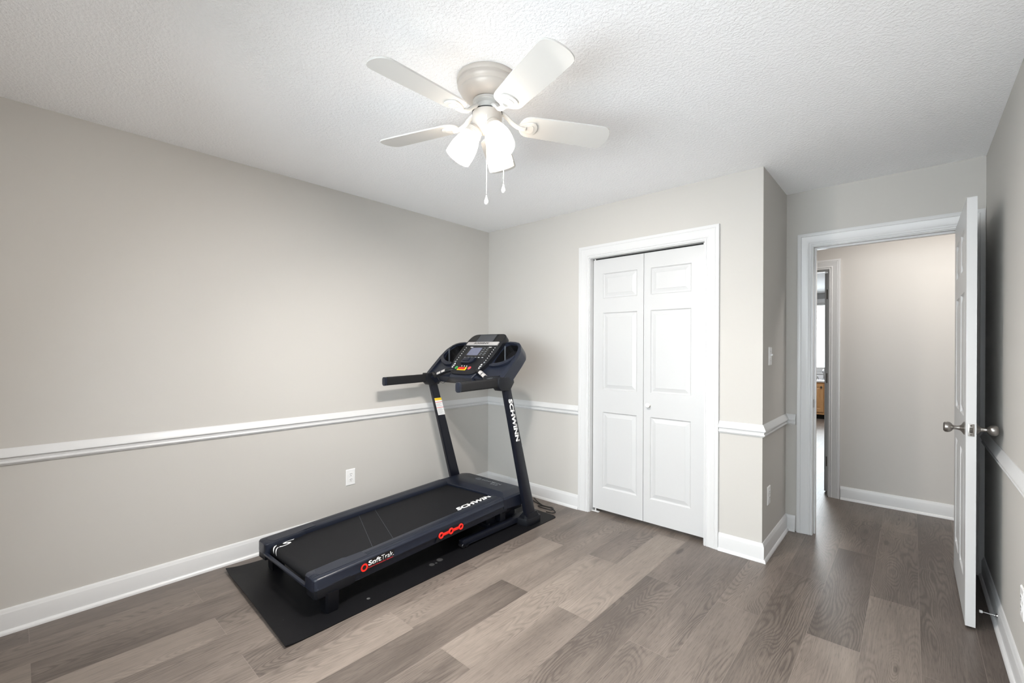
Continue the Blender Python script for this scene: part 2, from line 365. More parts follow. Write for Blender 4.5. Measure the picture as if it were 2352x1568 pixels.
# --- swept mouldings, mitred, one object per wall
def sweep_segments(path, prof):
    """path: xy points, room on the LEFT-hand side; returns list of bm per segment"""
    P = [Vector((p[0], p[1])) for p in path]; out = []
    nr = []
    for a, b in zip(P, P[1:]):
        d = (b-a).normalized(); nr.append(Vector((-d.y, d.x)))
    def off(i, o):
        if i == 0: return P[0]+nr[0]*o
        if i == len(P)-1: return P[-1]+nr[-1]*o
        n = nr[i-1]+nr[i]; n.normalize(); return P[i]+n*(o/max(.2, n.dot(nr[i])))
    for s in range(len(P)-1):
        bm = B(); ra = []; rb = []
        for o, z in prof:
            a = off(s, o); b = off(s+1, o); ra.append(bm.verts.new((a.x, a.y, z))); rb.append(bm.verts.new((b.x, b.y, z)))
        n = len(prof)
        for i in range(n): j = (i+1) % n; bm.faces.new([ra[i], ra[j], rb[j], rb[i]])
        bm.faces.new(ra); bm.faces.new(rb[::-1]); out.append(bm)
    return out
BASE = [(0, .113), (.005, .1125), (.008, .108), (.009, .102), (.0125, .095), (.0135, .092), (.0135, .019), (.018, .018), (.023, .013), (.0255, .006), (.026, 0), (0, 0)]
RAIL = [(0, .8436), (.003, .8436), (.008, .837), (.0085, .8355), (.0125, .828), (.013, .8265), (.017, .819), (.0175, .8175), (.0225, .808), (.0225, .8045), (.0165, .8035), (.0165, .8005), (.014, .799),
        (.0115, .792), (.0105, .786), (.0145, .785), (.0165, .7805), (.0155, .7755), (.010, .7735), (.008, .768), (0, .7665)]
c_oL, c_oR = CX0-.092, CX1+.092
d_oL = DX0-.097
segs = [('left', [(0, YR), (0, 0)], 'along the long left wall'), ]
def run(path, names):
    for prof, pre, what in ((BASE, 'baseboard_', 'white baseboard'), (RAIL, 'trim_', 'white chair rail')):
        for bm, (nm, lab) in zip(sweep_segments(path, prof), names):
            global trimn
            if pre == 'trim_': trimn += 1; name = 'trim_%d' % trimn
            else: name = pre+nm
            struct(name, bm, TRIM, what+' '+lab, 'baseboard' if pre != 'trim_' else 'chair rail', smooth=True)
trimn = 0
# paths run with the room on the left hand: clockwise seen from above means right-hand, so go left wall from corner to rear reversed
run([(c_oL, 0), (0, 0), (0, YR)], [('back', 'between the treadmill corner and the closet'), ('left', 'along the long left wall')])
run([(d_oL, YD), (XB, YD), (XB, 0), (c_oR, 0)], [('door', 'in the short recess left of the doorway'), ('closet_side', 'on the return wall under the light switch'), ('closet_right', 'just right of the closet door')])
run([(XR, YR), (XR, YD)], [('right', 'along the right wall behind the open door')])
for bm, nm in zip(sweep_segments([(4.6, HY), (HX1+.083, HY)], [(o, z) for o, z in BASE]), ('hall',)):
    struct('baseboard_hall', bm, TRIM, 'white baseboard on the beige hall wall', 'baseboard', smooth=True)

# --- casings
CAS = [(0, 0), (0, .010), (.0025, .0115), (.007, .0115), (.0095, .008), (.012, .0075), (.0165, .0125), (.020, .0135), (.024, .0125), (.028, .0110), (.040, .0130), (.056, .0160), (.066, .0185), (.0695, .0165), (.072, .0185), (.084, .0195), (.0905, .0185), (.092, 0)]
def casing(name, x0, x1, zt, y, sgn, wd, label, wr=None, legs=(1, 1)):
    bm = B(); k = wd/.092; rings = []
    st = [('L', 0), ('L', 1), ('R', 1), ('R', 0)]
    for s, top in st:
        ring = []
        for t, d in CAS:
            t *= k
            x = x0-t if s == 'L' else x1+t
            z = zt+t if top else 0.0
            ring.append(bm.verts.new((x, y-sgn*d, z)))
        rings.append(ring)
    n = len(CAS)
    for a, b in zip(rings, rings[1:]):
        for i in range(n): j = (i+1) % n; bm.faces.new([a[i], a[j], b[j], b[i]])
    bm.faces.new(rings[0]); bm.faces.new(rings[-1][::-1])
    return struct(name, bm, TRIM, label, 'door trim', smooth=True)
casing('trim_6', CX0, CX1, CZ, 0, 1, .092, 'white moulded casing around the closet door')
casing('trim_7', DX0+.004, DX1-.004, DZ, YD, 1, .0935, 'white moulded casing around the bedroom doorway')
casing('trim_8', HX0, HX1-.004, HZ, HY, 1, .083, 'white moulded casing of the doorway across the hall')
def jamb(name, x0, x1, zt, y0, y1, stop, label, strike=False):
    bm = B(); t = .006
    box(bm, x0, x0+t, y0, y1, 0, zt); box(bm, x1-t, x1, y0, y1, 0, zt); box(bm, x0+t, x1-t, y0, y1, zt-t, zt)
    if stop:
        s0, s1 = stop
        box(bm, x0+t, x0+t+.011, s0, s1, 0, zt-t); box(bm, x1-t-.011, x1-t, s0, s1, 0, zt-t); box(bm, x0+t+.011, x1-t-.011, s0, s1, zt-t-.011, zt-t)
    o = struct(name, bm, TRIM, label, 'door jamb')
    if strike:
        b2 = B(); box(b2, x0+t, x0+t+.002, y0+.006, y0+.036, .900, .957, bev=.001); box(b2, x0+t+.0015, x0+t+.003, y0+.014, y0+.028, .915, .942)
        s = finish('strike_plate', b2, NICK, o); s['label'] = 'grey metal strike plate'
    return o
jamb('trim_9', CX0, CX1, CZ, .0, TH, None, 'white jamb lining the closet opening')
jamb('trim_10', DX0, DX1, DZ, YD, YD+TH, (YD+.04, YD+.075), 'white jamb lining the bedroom doorway', True)
jamb('trim_11', HX0, HX1, HZ, HY, HY+TH, (HY+.02, HY+.06), 'white jamb lining the doorway across the hall')

# --- panelled doors
def panel_face(bm, X0, X1, Z0, Z1, panels, T, w):
    """one moulded face at depth w (outward = +), T maps (a, b, w)"""
    xs = sorted({X0, X1}|{p[0] for p in panels}|{p[1] for p in panels}); zs = sorted({Z0, Z1}|{p[2] for p in panels}|{p[3] for p in panels})
    V = {}
    def v(a, b, c):
        k = (round(a, 5), round(b, 5), round(c, 5))
        if k not in V: V[k] = bm.verts.new(T(a, b, c))
        return V[k]
    for a0, a1 in zip(xs, xs[1:]):
        for b0, b1 in zip(zs, zs[1:]):
            if any(a0 >= p[0]-1e-6 and a1 <= p[1]+1e-6 and b0 >= p[2]-1e-6 and b1 <= p[3]+1e-6 for p in panels): continue
            bm.faces.new([v(a0, b0, w), v(a1, b0, w), v(a1, b1, w), v(a0, b1, w)])
    for a0, a1, b0, b1 in panels:
        st = [(0, 0), (.004, -.006), (.008, -.0085), (.014, -.0085), (.038, -.0025), (.0395, -.0015)]
        R = []
        for i, d in st: R.append([v(a0+i, b0+i, w+d), v(a1-i, b0+i, w+d), v(a1-i, b1-i, w+d), v(a0+i, b1-i, w+d)])
        for r, q in zip(R, R[1:]):
            for i in range(4): bm.faces.new([r[i], r[(i+1) % 4], q[(i+1) % 4], q[i]])
        bm.faces.new(R[-1])
def panel_slab(bm, X0, X1, Z0, Z1, th, panels, T):
    panel_face(bm, X0, X1, Z0, Z1, panels, T, th); panel_face(bm, X0, X1, Z0, Z1, panels, lambda a, b, c: T(a, b, th-c), th)
    for q in (((X0, Z0), (X0, Z1)), ((X1, Z0), (X1, Z1)), ((X0, Z0), (X1, Z0)), ((X0, Z1), (X1, Z1))):
        (a, b), (c, d) = q
        bm.faces.new([bm.verts.new(T(a, b, 0)), bm.verts.new(T(c, d, 0)), bm.verts.new(T(c, d, th)), bm.verts.new(T(a, b, th))])
    bmesh.ops.remove_doubles(bm, verts=bm.verts, dist=1e-5)
cd_ = empty('door_1', (CX0, .045, 0)); tag(cd_, 'closed white bifold closet door with six raised panels', 'closet door', kind='structure')
TC = lambda a, b, c: Vector((a-CX0, .030-c, b))
rows = ((1.7115, 1.9090), (.986, 1.5965), (.204, .8085))
for x0, x1, p0, p1 in ((1.156, 1.5865, 1.243, 1.535), (1.5895, 2.033, 1.642, 1.938)):
    bm = B(); panel_slab(bm, x0, x1, .028, 2.0235, .030, [(p0, p1, a, b) for a, b in rows], TC)
    finish('door_leaf', bm, DOORM, cd_, smooth=False)
bm = B(); lathe(bm, [(.0, 0), (.011, 0), (.0085, .004), (.007, .010), (.012, .016), (.0165, .022), (.017, .027), (.013, .032), (.0, .0335)], axisT((1.632-CX0, 0, .896), (0, -1, 0)), 24)
o = finish('door_knob', bm, PULLM, cd_); o['label'] = 'small white round knob'
bm = B(); box(bm, 1.152-CX0, 1.215-CX0, -.012, .012, .0015, .006, bev=.001); box(bm, 1.180-CX0, 1.188-CX0, -.004, .004, .006, .027)
finish('pivot_bracket', bm, TRIM, cd_)
bm = B(); box(bm, 1.153-CX0, 2.038-CX0, .006, .026, 2.0265, 2.0335); finish('top_track', bm, DARK, cd_)  # track colour stands in for the shade above the leaves
bm = B(); box(bm, 2.020-CX0, 2.028-CX0, -.002, .010, 2.0236, 2.0335); box(bm, 1.166-CX0, 1.174-CX0, -.002, .010, 2.0236, 2.0335); finish('top_pin', bm, PLATE, cd_)

rd = empty('door_2', (3.303, .672, 0)); tag(rd, 'open white six-panel bedroom door seen edge-on beside the right wall', 'door', kind='structure')
def TR(a, b, c): return Vector((-.035+c, -.757+a, b))      # a from free edge to hinge
def cols(rws): return [(c0, c1, a, b) for c0, c1 in ((.115, .335), (.425, .645)) for a, b in rws]
bm = B(); panel_slab(bm, 0, .757, .012, 2.030, .035, cols(rows), TR); o = finish('door_slab', bm, DOORM, rd, smooth=False)
ky, kz = -.757+.060, .934
for sx, x0 in ((-1, -.035), (1, 0.0)):
    bm = B(); lathe(bm, [(0, 0), (.031, 0), (.0315, .003), (.027, .006), (.016, .012), (.0115, .018), (.0115, .022), (.0105, .0225), (.0095, .036), (.0115, .040), (.019, .045), (.0245, .052), (.0262, .060), (.0245, .069), (.018, .0745), (0, .0755)], axisT((x0, ky, kz), (sx, 0, 0)), 32)
    o = finish('door_knob', bm, NICK, rd); o['label'] = 'round satin nickel knob, %s side' % ('hall' if sx < 0 else 'wall')
bm = B(); box(bm, -.0285, -.0065, -.7585, -.757, kz-.029, kz+.029, bev=.0005)
lp = finish('latch_plate', bm, NICK, rd)
bm = B(); box(bm, -.0225, -.0125, -.766, -.7585, kz-.012, kz+.012, bev=.002)
for dz in (-.021, .021): lathe(bm, [(0, 0), (.0038, 0), (.003, .001), (0, .0012)], axisT((-.0175, -.7585, kz+dz), (0, -1, 0)), 12)
finish('latch_bolt', bm, DKMET, lp)
for hz in (.28, 1.05, 1.80):
    bm = B(); lathe(bm, [(0, 0), (.006, 0), (.006, .09), (0, .09)], axisT((-.002, .003, hz-.045), (0, 0, 1)), 12); finish('hinge', bm, NICK, rd)

hd = empty('door_3', (HX1-.017, HY+TH+.012, 0)); tag(hd, 'white door across the hall, swung away and seen edge-on with dark hinges', 'door', kind='structure')
def TH3(a, b, c): return Vector((-.035+c, a, b))
bm = B(); panel_slab(bm, 0, .75, .012, 2.015, .035, cols(rows), TH3); finish('door_slab', bm, DOORM, hd, smooth=False)
for hz in (.285, 1.05, 1.82):
    bm = B(); box(bm, -.022, 0.0, -.0015, 0, hz-.045, hz+.045, bev=.0005); box(bm, 0.003, .009, -.018, -.004, hz-.045, hz+.045, bev=.001)
    lathe(bm, [(0, 0), (.0065, 0), (.0065, .095), (0, .095)], axisT((.004, -.004, hz-.0475), (0, 0, 1)), 12)
    o = finish('hinge', bm, DKMET, hd); o['label'] = 'dark metal hinge'
bm = B()
for sx, x0 in ((-1, -.035),):
    lathe(bm, [(0, 0), (.03, 0), (.026, .006), (.011, .018), (.011, .038), (.024, .05), (.026, .06), (.018, .074), (0, .075)], axisT((x0, .69, .93), (sx, 0, 0)), 24)
finish('door_knob', bm, NICK, hd)

# --- windows
def window(name, x0, x1, z0, z1, y0, y1, inner, label, mull=(1, 1)):
    w = empty(name, ((x0+x1)/2, (y0+y1)/2, z0)); tag(w, label, 'window', kind='structure')
    cx, cy = (x0+x1)/2, (y0+y1)/2
    T = lambda a, b, c: Vector((a-cx, b-cy, c-z0))
    bm = B(); f = .045; ym = cy
    for a in ((x0, x1, z0, z0+f), (x0, x1, z1-f, z1), (x0, x0+f, z0+f, z1-f), (x1-f, x1, z0+f, z1-f))+(((x0+f, x1-f, (z0+z1)/2-.02, (z0+z1)/2+.02),) if inner > 0 else ()):
        box(bm, a[0], a[1], ym-.02, ym+.02, a[2], a[3], T)
    finish('window_frame', bm, TRIM, w, smooth=False)
    bm = B(); box(bm, x0+f, x1-f, ym-.002, ym+.002, z0+f, z1-f, T); finish('window_pane', bm, GLASS, w, smooth=False)
    bm = B(); s = inner; yi = y1 if s > 0 else y0; d = .018*s; c = .08
    for a in ((x0-c, x1+c, z1, z1+c), (x0-c, x0, z0, z1), (x1, x1+c, z0, z1), (x0-c-.02, x1+c+.02, z0-.09, z0-.02)):
        box(bm, a[0], a[1], min(yi, yi+d), max(yi, yi+d), a[2], a[3], T)
    finish('window_casing', bm, TRIM, w, smooth=False)
    bm = B(); yy = (yi, yi+.04*s); box(bm, x0-c-.02, x1+c+.02, min(yy), max(yy), z0-.02, z0, T); finish('window_sill', bm, TRIM, w, smooth=False)
    return w
window('window_1', .95, 3.15, .90, 1.90, YR-TH, YR, 1, 'white framed window behind the viewer')
window('window_2', 1.05, 2.45, .92, 2.24, 7.58, 7.7, -1, 'bright white window in the room across the hall')

# ------------------------------------------------------------------ wall plates
def plateT(o, n):
    """a = right, b = up, c = out of wall, seen from in front"""
    n = Vector(n); up = Vector((0, 0, 1)); r = up.cross(n); o = Vector(o)
    return lambda a, b, c: r*a+up*b+n*c
def wall_plate(loc, n, kind, label, cat='outlet'):
    e = empty('wall_outlet' if kind == 'outlet' else 'light_switch', loc); tag(e, label, cat)
    T = plateT(loc, n)
    bm = B(); w, h = .036, .0585
    lo = [(-w, -h), (w, -h), (w, h), (-w, h)]; hi = [(-w+.004, -h+.004), (w-.004, -h+.004), (w-.004, h-.004), (-w+.004, h-.004)]
    r0 = [bm.verts.new(T(a, b, 0)) for a, b in lo]; r1 = [bm.verts.new(T(a, b, .002)) for a, b in lo]; r2 = [bm.verts.new(T(a, b, .0055)) for a, b in hi]
    for p, q in ((r0, r1), (r1, r2)):
        for i in range(4): bm.faces.new([p[i], p[(i+1) % 4], q[(i+1) % 4], q[i]])
    bm.faces.new(r2); bm.faces.new(r0)
    finish('cover_plate', bm, PLATE, e)
    if kind == 'outlet':
        for dz in (-.0195, .0195):
            bm = B(); pts = [(.0165*math.cos(t), dz+max(-.0135, min(.0135, .0165*math.sin(t)))) for t in [2*PI*i/32 for i in range(32)]]
            prism(bm, pts, .005, .0075, T, bev=.0006, seg=1); f = finish('socket', bm, PLATE, e)
            bm = B()
            for dx in (-.0062, .0062): box(bm, dx-.0013, dx+.0013, dz+.001, dz+.0095, .0070, .0080, T)
            lathe(bm, [(0, 0), (.0026, 0), (.0026, .0004), (0, .0004)], lambda a, b, c: T(a, b+dz-.0075, c+.0076), 12)
            finish('socket_slot', bm, SLOT, f)
        bm = B(); lathe(bm, [(0, 0), (.003, 0), (.002, .001), (0, .0012)], lambda a, b, c: T(a, b, c+.0052), 12); finish('screw', bm, PLATE, e)
    else:
        bm = B(); box(bm, -.0055, .0055, -.0115, .0115, .005, .0065, T); box(bm, -.004, .004, -.001, .010, .006, .018, lambda a, b, c: T(a, b+c*.25, c), bev=.001)
        finish('toggle', bm, PLATE, e)
        for dz in (-.03, .03):
            bm = B(); lathe(bm, [(0, 0), (.003, 0), (.002, .001), (0, .0012)], lambda a, b, c: T(a, b+dz, c+.0052), 12)
            finish('screw', bm, GREYTXT, e)
    return e
wall_plate((0, -1.4317, .3584), (1, 0, 0), 'outlet', 'white duplex outlet low on the left wall behind the treadmill deck')
wall_plate((XB, .161, .372), (1, 0, 0), 'outlet', 'white duplex outlet on the return wall below the light switch')
wall_plate((XR, -.535, .352), (-1, 0, 0), 'outlet', 'white duplex outlet cut off by the right edge of the photo')
wall_plate((XB, .181, 1.267), (1, 0, 0), 'switch', 'white toggle light switch on the return wall left of the doorway', 'switch')
wall_plate((.408, 0, .372), (0, -1, 0), 'outlet', 'white outlet on the back wall mostly hidden by the right treadmill upright')

# --- spring door stop
ds = empty('door_stop', (XR-.0135, .012, .058)); tag(ds, 'thin metal door stop with white tip on the right baseboard', 'door stop')
bm = B(); lathe(bm, [(0, 0), (.009, 0), (.008, .004), (.004, .007), (.0035, .009)], axisT((0, 0, 0), (-1, 0, 0)), 16)
tube(bm, [(-.007, 0, 0), (-.030, -.004, .001), (-.052, -.008, .003)], .0026, 8)
finish('stop_rod', bm, CHROME, ds)
bm = B(); lathe(bm, [(0, 0), (.0065, 0), (.0065, .010), (0, .011)], axisT((-.050, -.008, .003), (-1, -.1, .03)), 14); finish('rubber_tip', bm, PLATE, ds)

# ------------------------------------------------------------------ ceiling fan
FX, FY = 1.739, -1.755
fan = empty('ceiling_fan', (FX, FY, H)); tag(fan, 'white flush-mount five-blade ceiling fan with three lit glass shades', 'ceiling fan')
Zr = lambda z: z-H
Zf = lambda z: -((H-z)*569-28.5)/544 if z < 2.439 else z-H
KF = 1.046
bm = B()
lathe(bm, [(.118, Zr(2.4398)), (.1265, Zr(2.4398)), (.128, Zr(2.437)), (.128, Zr(2.424)), (.126, Zr(2.421)), (.1235, Zr(2.4195)), (.1235, Zr(2.412)), (.1255, Zr(2.409)), (.1250, Zr(2.404)), (.1215, Zr(2.398)), (.1165, Zr(2.393)), (.1150, Zr(2.391)), (.1150, Zr(2.3895)),
           (.1125, Zr(2.383)), (.106, Zr(2.374)), (.096, Zr(2.364)), (.083, Zr(2.357)), (.070, Zr(2.353)), (.050, Zr(2.351))], n=64, cap0=False)
finish('motor_housing', bm, FANM, fan, ang=50)
bm = B(); lathe(bm, [(.055, Zf(2.306)), (.061, Zf(2.303)), (.061, Zf(2.299)), (.055, Zf(2.297)), (.053, Zf(2.294)), (.048, Zf(2.292)), (.042, Zf(2.288)), (.040, Zf(2.256)), (.0, Zf(2.256))], n=48, cap0=False); finish('collar', bm, BLADE, fan)
bm = B(); lathe(bm, [(.060, Zf(2.2575)), (.0640, Zf(2.2575)), (.0640, Zf(2.2540)), (.060, Zf(2.2540))], n=48, cap0=False, cap1=False); bm.verts.ensure_lookup_table()
lathe(bm, [(.0, Zf(2.2574)), (.0635, Zf(2.2574))], n=48, cap1=False); finish('gasket_ring', bm, SLOT, fan)
bm = B(); lathe(bm, [(.0625, Zf(2.2540)), (.0625, Zf(2.228)), (.061, Zf(2.216)), (.056, Zf(2.205)), (.047, Zf(2.193)), (.037, Zf(2.183)), (.027, Zf(2.176)), (.013, Zf(2.172)), (0, Zf(2.1715))], n=48, cap0=False); finish('light_kit_housing', bm, FANM, fan, ang=50)
pit = -.204
for k in range(5):
    a = -1.581+k*2*PI/5; u = Vector((math.cos(a), math.sin(a), 0)); t = Vector((-math.sin(a), math.cos(a), 0))
    def TB(r, w, h, u=u, t=t, zb=Zr(2.267), k=k): return u*r*KF+t*(w*KF*math.cos(pit)-h*math.sin(pit))+Vector((0, 0, zb+w*KF*math.sin(pit)+h*math.cos(pit)-(.008+.042*(r-.15) if k == 2 else 0)))
    pts = []
    for i in range(9):      # rounded root
        q = PI/2+PI*i/8; pts.append((.172+.040*math.cos(q), .0575*math.sin(q)*1.0))
    pts = [(.172+(.040)*math.cos(PI/2+PI*i/12), .0575*math.sin(PI/2+PI*i/12)) for i in range(13)]
    pts += [(.30, -.0625), (.42, -.0655), (.478, -.0665), (.487, -.065), (.4925, -.061)]
    pts += [(.4925+.024*math.cos(q), .061*math.sin(q)/1.0) for q in [(-PI/2)+PI*i/12 for i in range(1, 12)]]
    pts += [(.4925, .061), (.487, .065), (.478, .0665), (.42, .0655), (.30, .0625)]
    bm = B(); prism(bm, pts, 0, .006, TB, bev=.0012, seg=1)
    bl = finish('fan_blade', bm, BLADE, fan)
    # blade iron: curved arm and shield plate under the blade
    bm = B()
    sh = [(.124, 0), (.130, .009), (.142, .018), (.158, .027), (.174, .0345), (.186, .0365), (.196, .033), (.203, .022), (.2065, .010), (.2075, 0), (.2065, -.010), (.203, -.022), (.196, -.033), (.186, -.0365), (.174, -.0345), (.158, -.027), (.142, -.018), (.130, -.009)]
    prism(bm, sh, -.0065, 0, TB, bev=.002, seg=2)
    sh2 = [(.17+(p[0]-.17)*.62, p[1]*.62) for p in sh]; prism(bm, sh2, -.0085, -.006, TB, bev=.001, seg=1)
    z0 = Zf(2.262)
    arm = [u*.040+Vector((0, 0, z0)), u*.062+Vector((0, 0, z0)), u*.085+Vector((0, 0, Zf(2.248))), u*.110+Vector((0, 0, Zf(2.226))), TB(.135, 0, -.008), TB(.158, 0, -.009)]
    tube(bm, arm, .0085, 10, flat=1.5)
    finish('blade_iron', bm, BLADE, bl)
right = _r; fwd = _f
for k, ang in enumerate((181, -59, 61)):
    q = math.radians(ang); out = right*math.cos(q)+fwd*math.sin(q)
    ax = (out*.53+Vector((0, 0, -.85))).normalized(); o0 = out*.048+Vector((0, 0, Zf(2.192)))
    T0 = axisT(o0, ax); T = lambda a, b, c, T0=T0: T0(a*KF, b*KF, c*KF)
    bm = B(); tube(bm, [out*.02+Vector((0, 0, Zf(2.21))), out*.036+Vector((0, 0, Zf(2.205))), o0+ax*.004], .017, 14)
    lathe(bm, [(0, -.012), (.022, -.010), (.029, -.004), (.0315, .003), (.0325, .004), (.0325, .008), (.0315, .009), (.033, .010), (.033, .016), (.0345, .017), (.0345, .023), (.036, .024), (.036, .028), (0, .028)], T, 32)
    sk = finish('lamp_socket', bm, FANM, fan)
    bm = B(); lathe(bm, [(.030, .026), (.0345, .030), (.040, .042), (.0455, .058), (.050, .076), (.0525, .094), (.0535, .108), (.0535, .122),
                         (.0505, .122), (.0505, .108), (.0495, .094), (.047, .076), (.0425, .058), (.037, .042), (.030, .031)], T, 40, cap0=False, cap1=True)
    s = finish('lamp_shade', bm, SHADE, sk); s['label'] = 'lit frosted glass bell shade'
    bm = B(); lathe(bm, [(.0535, .122), (.0540, .130), (.0535, .138), (.0515, .138), (.0505, .130), (.0505, .122)], T, 40, cap0=False, cap1=False)
    s = finish('shade_rim', bm, SHADERIM, sk)
    ld = bpy.data.lights.new('bulb_light', 'AREA'); ld.shape = 'DISK'; ld.size = .085; ld.energy = BULB_W; ld.color = (1.0, .945, .885)
    lo_ = bpy.data.objects.new('bulb_light', ld); COL.objects.link(lo_); lo_.location = Vector((FX, FY, H))+T(0, 0, .124)
    lo_.rotation_euler = ax.to_track_quat('-Z', 'Y').to_euler()
def chain(dx, df, z1, zb, nm):
    p = right*dx+fwd*df; bm = B(); n = int((z1-zb)/.0042)
    for i in range(n):
        c = p+Vector((0, 0, Zf(z1-i*.0042)))
        bmesh.ops.create_icosphere(bm, subdivisions=1, radius=.00155, matrix=Matrix.Translation(c))
    ch = finish('pull_chain', bm, PULLM, fan)
    bm = B(); lathe(bm, [(0, 0), (.0018, -.001), (.0022, -.006), (.0045, -.014), (.0072, -.022), (.0080, -.028), (.0068, -.034), (.0035, -.0375), (0, -.038)], lambda a, b, c: p+Vector((a, b, Zf(zb)+c)), 20)
    f = finish('pull_fob', bm, PULLM, ch); f['label'] = 'white teardrop pull on a %s chain' % nm
chain(.002, -.075, 2.215, 1.902, 'long'); chain(.070, -.030, 2.225, 1.962, 'short')

# ------------------------------------------------------------------ exercise mat
mt = B()
c1, c2, c3, c4 = Vector((.105, -2.262)), Vector((1.056, -2.298)), Vector((1.028, -.262)), Vector((.080, -.235))
NU, NV = 24, 60
def mpt(a, b):
    p = (c1*(1-a)+c2*a)*(1-b)+(c4*(1-a)+c3*a)*b
    z = .0045
    d = b*2.03
    if d < .10: z += .016*((.10-d)/.10)**2*(.55+.45*(1-abs(2*a-1)))   # rear edge curls up
    if a < .08 and b < .08: z += .010*((.08-a)/.08)*((.08-b)/.08)
    return p, z
g1 = []
for lay in (0, 1):
    gr = []
    for i in range(NU+1):
        rw = []
        for j in range(NV+1):
            a, b = i/NU, j/NV
            p, z = mpt(a, b)
            if (i in (0, NU)) and j == NV:
                cc = (c1+c2+c3+c4)/4; p = p+(cc-p).normalized()*.016
            rw.append(mt.verts.new((p.x, p.y, z if lay else max(.0003, z-.0045))))
        gr.append(rw)
    g1.append(gr)
for lay in (0, 1):
    for i in range(NU):
        for j in range(NV):
            g = g1[lay]; mt.faces.new([g[i][j], g[i+1][j], g[i+1][j+1], g[i][j+1]])
for i in range(NU):
    for j in (0, NV): mt.faces.new([g1[0][i][j], g1[0][i+1][j], g1[1][i+1][j], g1[1][i][j]])
for j in range(NV):
    for i in (0, NU): mt.faces.new([g1[0][i][j], g1[0][i][j+1], g1[1][i][j+1], g1[1][i][j]])
tag(finish('exercise_mat', mt, MATM), 'thin black rubber mat lying under the treadmill', 'mat')

# ------------------------------------------------------------------ treadmill
ZM = .0048
tm = empty('treadmill', (.592, -2.13, 0), math.radians(.9)); tag(tm, 'black folding treadmill with console and handlebars standing on a black mat in the corner', 'treadmill')
zt = lambda v: .187+.040*v
VS = 1.357        # rails end here, hood begins
for s in (1, -1):
    # upper plastic side rail, lofted
    bm = B(); st = []
    for v in [0, .004, .012, .022, .20, .22, .235, .60, 1.0, 1.30, 1.33, VS]:
        inn = .243 if v < .21 else (.252 if v < .23 else .260)
        if v > 1.29: inn = .252
        ou = .357; r = max(0.0, (.022-v)/.022)
        ou -= .022*(1-math.sqrt(max(0, 1-r*r))); inn += .020*(1-math.sqrt(max(0, 1-r*r)))
        lift = -.006*r*r
        sec = [(inn, -.030), (inn, -.004), (inn+.003, .002+lift), (inn+.012, .005+lift), (.298, .0055+lift), (.2985, .0035+lift), (.3005, .0035+lift), (.301, .0055+lift), (.309, .0055+lift), (.3095, .0035+lift), (.3115, .0035+lift), (.312, .0055+lift),
               (.320, .0052+lift), (.3205, .0035+lift), (.3225, .0035+lift), (.323, .005+lift), (min(.343, ou-.011), .0045+lift), (min(.349, ou-.006), .0025+lift), (min(.354, ou-.002), -.0015+lift), (ou, -.007), (ou, -.048), (ou+.001, -.050), (ou+.001, -.0530), (ou-.004, -.055), (ou-.004, -.060), (inn, -.060)]
        st.append([bm.verts.new((s*a, v, zt(v)+b)) for a, b in sec])
    n = len(st[0])
    for p, q in zip(st, st[1:]):
        for i in range(n): j = (i+1) % n; bm.faces.new([p[i], p[j], q[j], q[i]])
    bm.faces.new(st[0]); bm.faces.new(st[-1])
    rl = finish('side_rail', bm, PLAST, tm, ang=28)
    # foot pad inlay seam and raised tread pad on the rail
    bm = B(); prism(bm, [(.262, .045), (.30, .030), (.326, .045), (.332, .20), (.332, .30), (.268, .30), (.262, .21), (.256, .19), (.254, .06)], .0052, .0062, lambda a, b, c: Vector((s*a, b, zt(b)+c)), bev=.0004, seg=1); finish('tread_pad', bm, PLAST, rl)
    # lower steel side beam
    bm = B(); Td = lambda a, b, c: Vector((s*a, b, zt(b)+c))
    box(bm, .300, .350, .20, 1.40, -.094, -.058, Td, bev=.002); finish('deck_beam', bm, STEEL, tm)
    # rear end cap and foot
    bm = B(); prism(bm, [(.262, .006), (.345, .004), (.357, .016), (.359, .18), (.352, .215), (.335, .225), (.262, .225)], -.098, -.044, Td, bev=.006, seg=3); ec = finish('end_cap', bm, PLAST2, rl)
    bm = B()
    for sc, z in ((1.0, zt(.1)-.09), (.97, .06), (.92, .030), (.90, ZM)):
        pass
    rings = []
    for sc, z in ((1.0, zt(.1)-.085), (.98, .05), (.94, .012), (.92, ZM+.0005)):
        cxx, cyy = .326, .096
        rings.append([bm.verts.new((s*(cxx+a*sc), cyy+b*sc, z)) for a, b in ((-.036, -.040), (.030, -.040), (.038, -.030), (.038, .024), (.030, .032), (-.036, .032))])
    for p, q in zip(rings, rings[1:]):
        for i in range(6): bm.faces.new([p[i], p[(i+1) % 6], q[(i+1) % 6], q[i]])
    bm.faces.new(rings[0]); bm.faces.new(rings[-1]); finish('rear_foot', bm, mat('black_foot_plastic', (.0035, .004, .006), .35, spec=.3), tm)
    bm = B(); lathe(bm, [(0, 0), (.0045, 0), (.0045, .0006), (0, .0006)], axisT((s*.300, .0045, zt(0)-.046), (0, -1, 0)), 16); finish('adjuster_hole', bm, SLOT, ec)
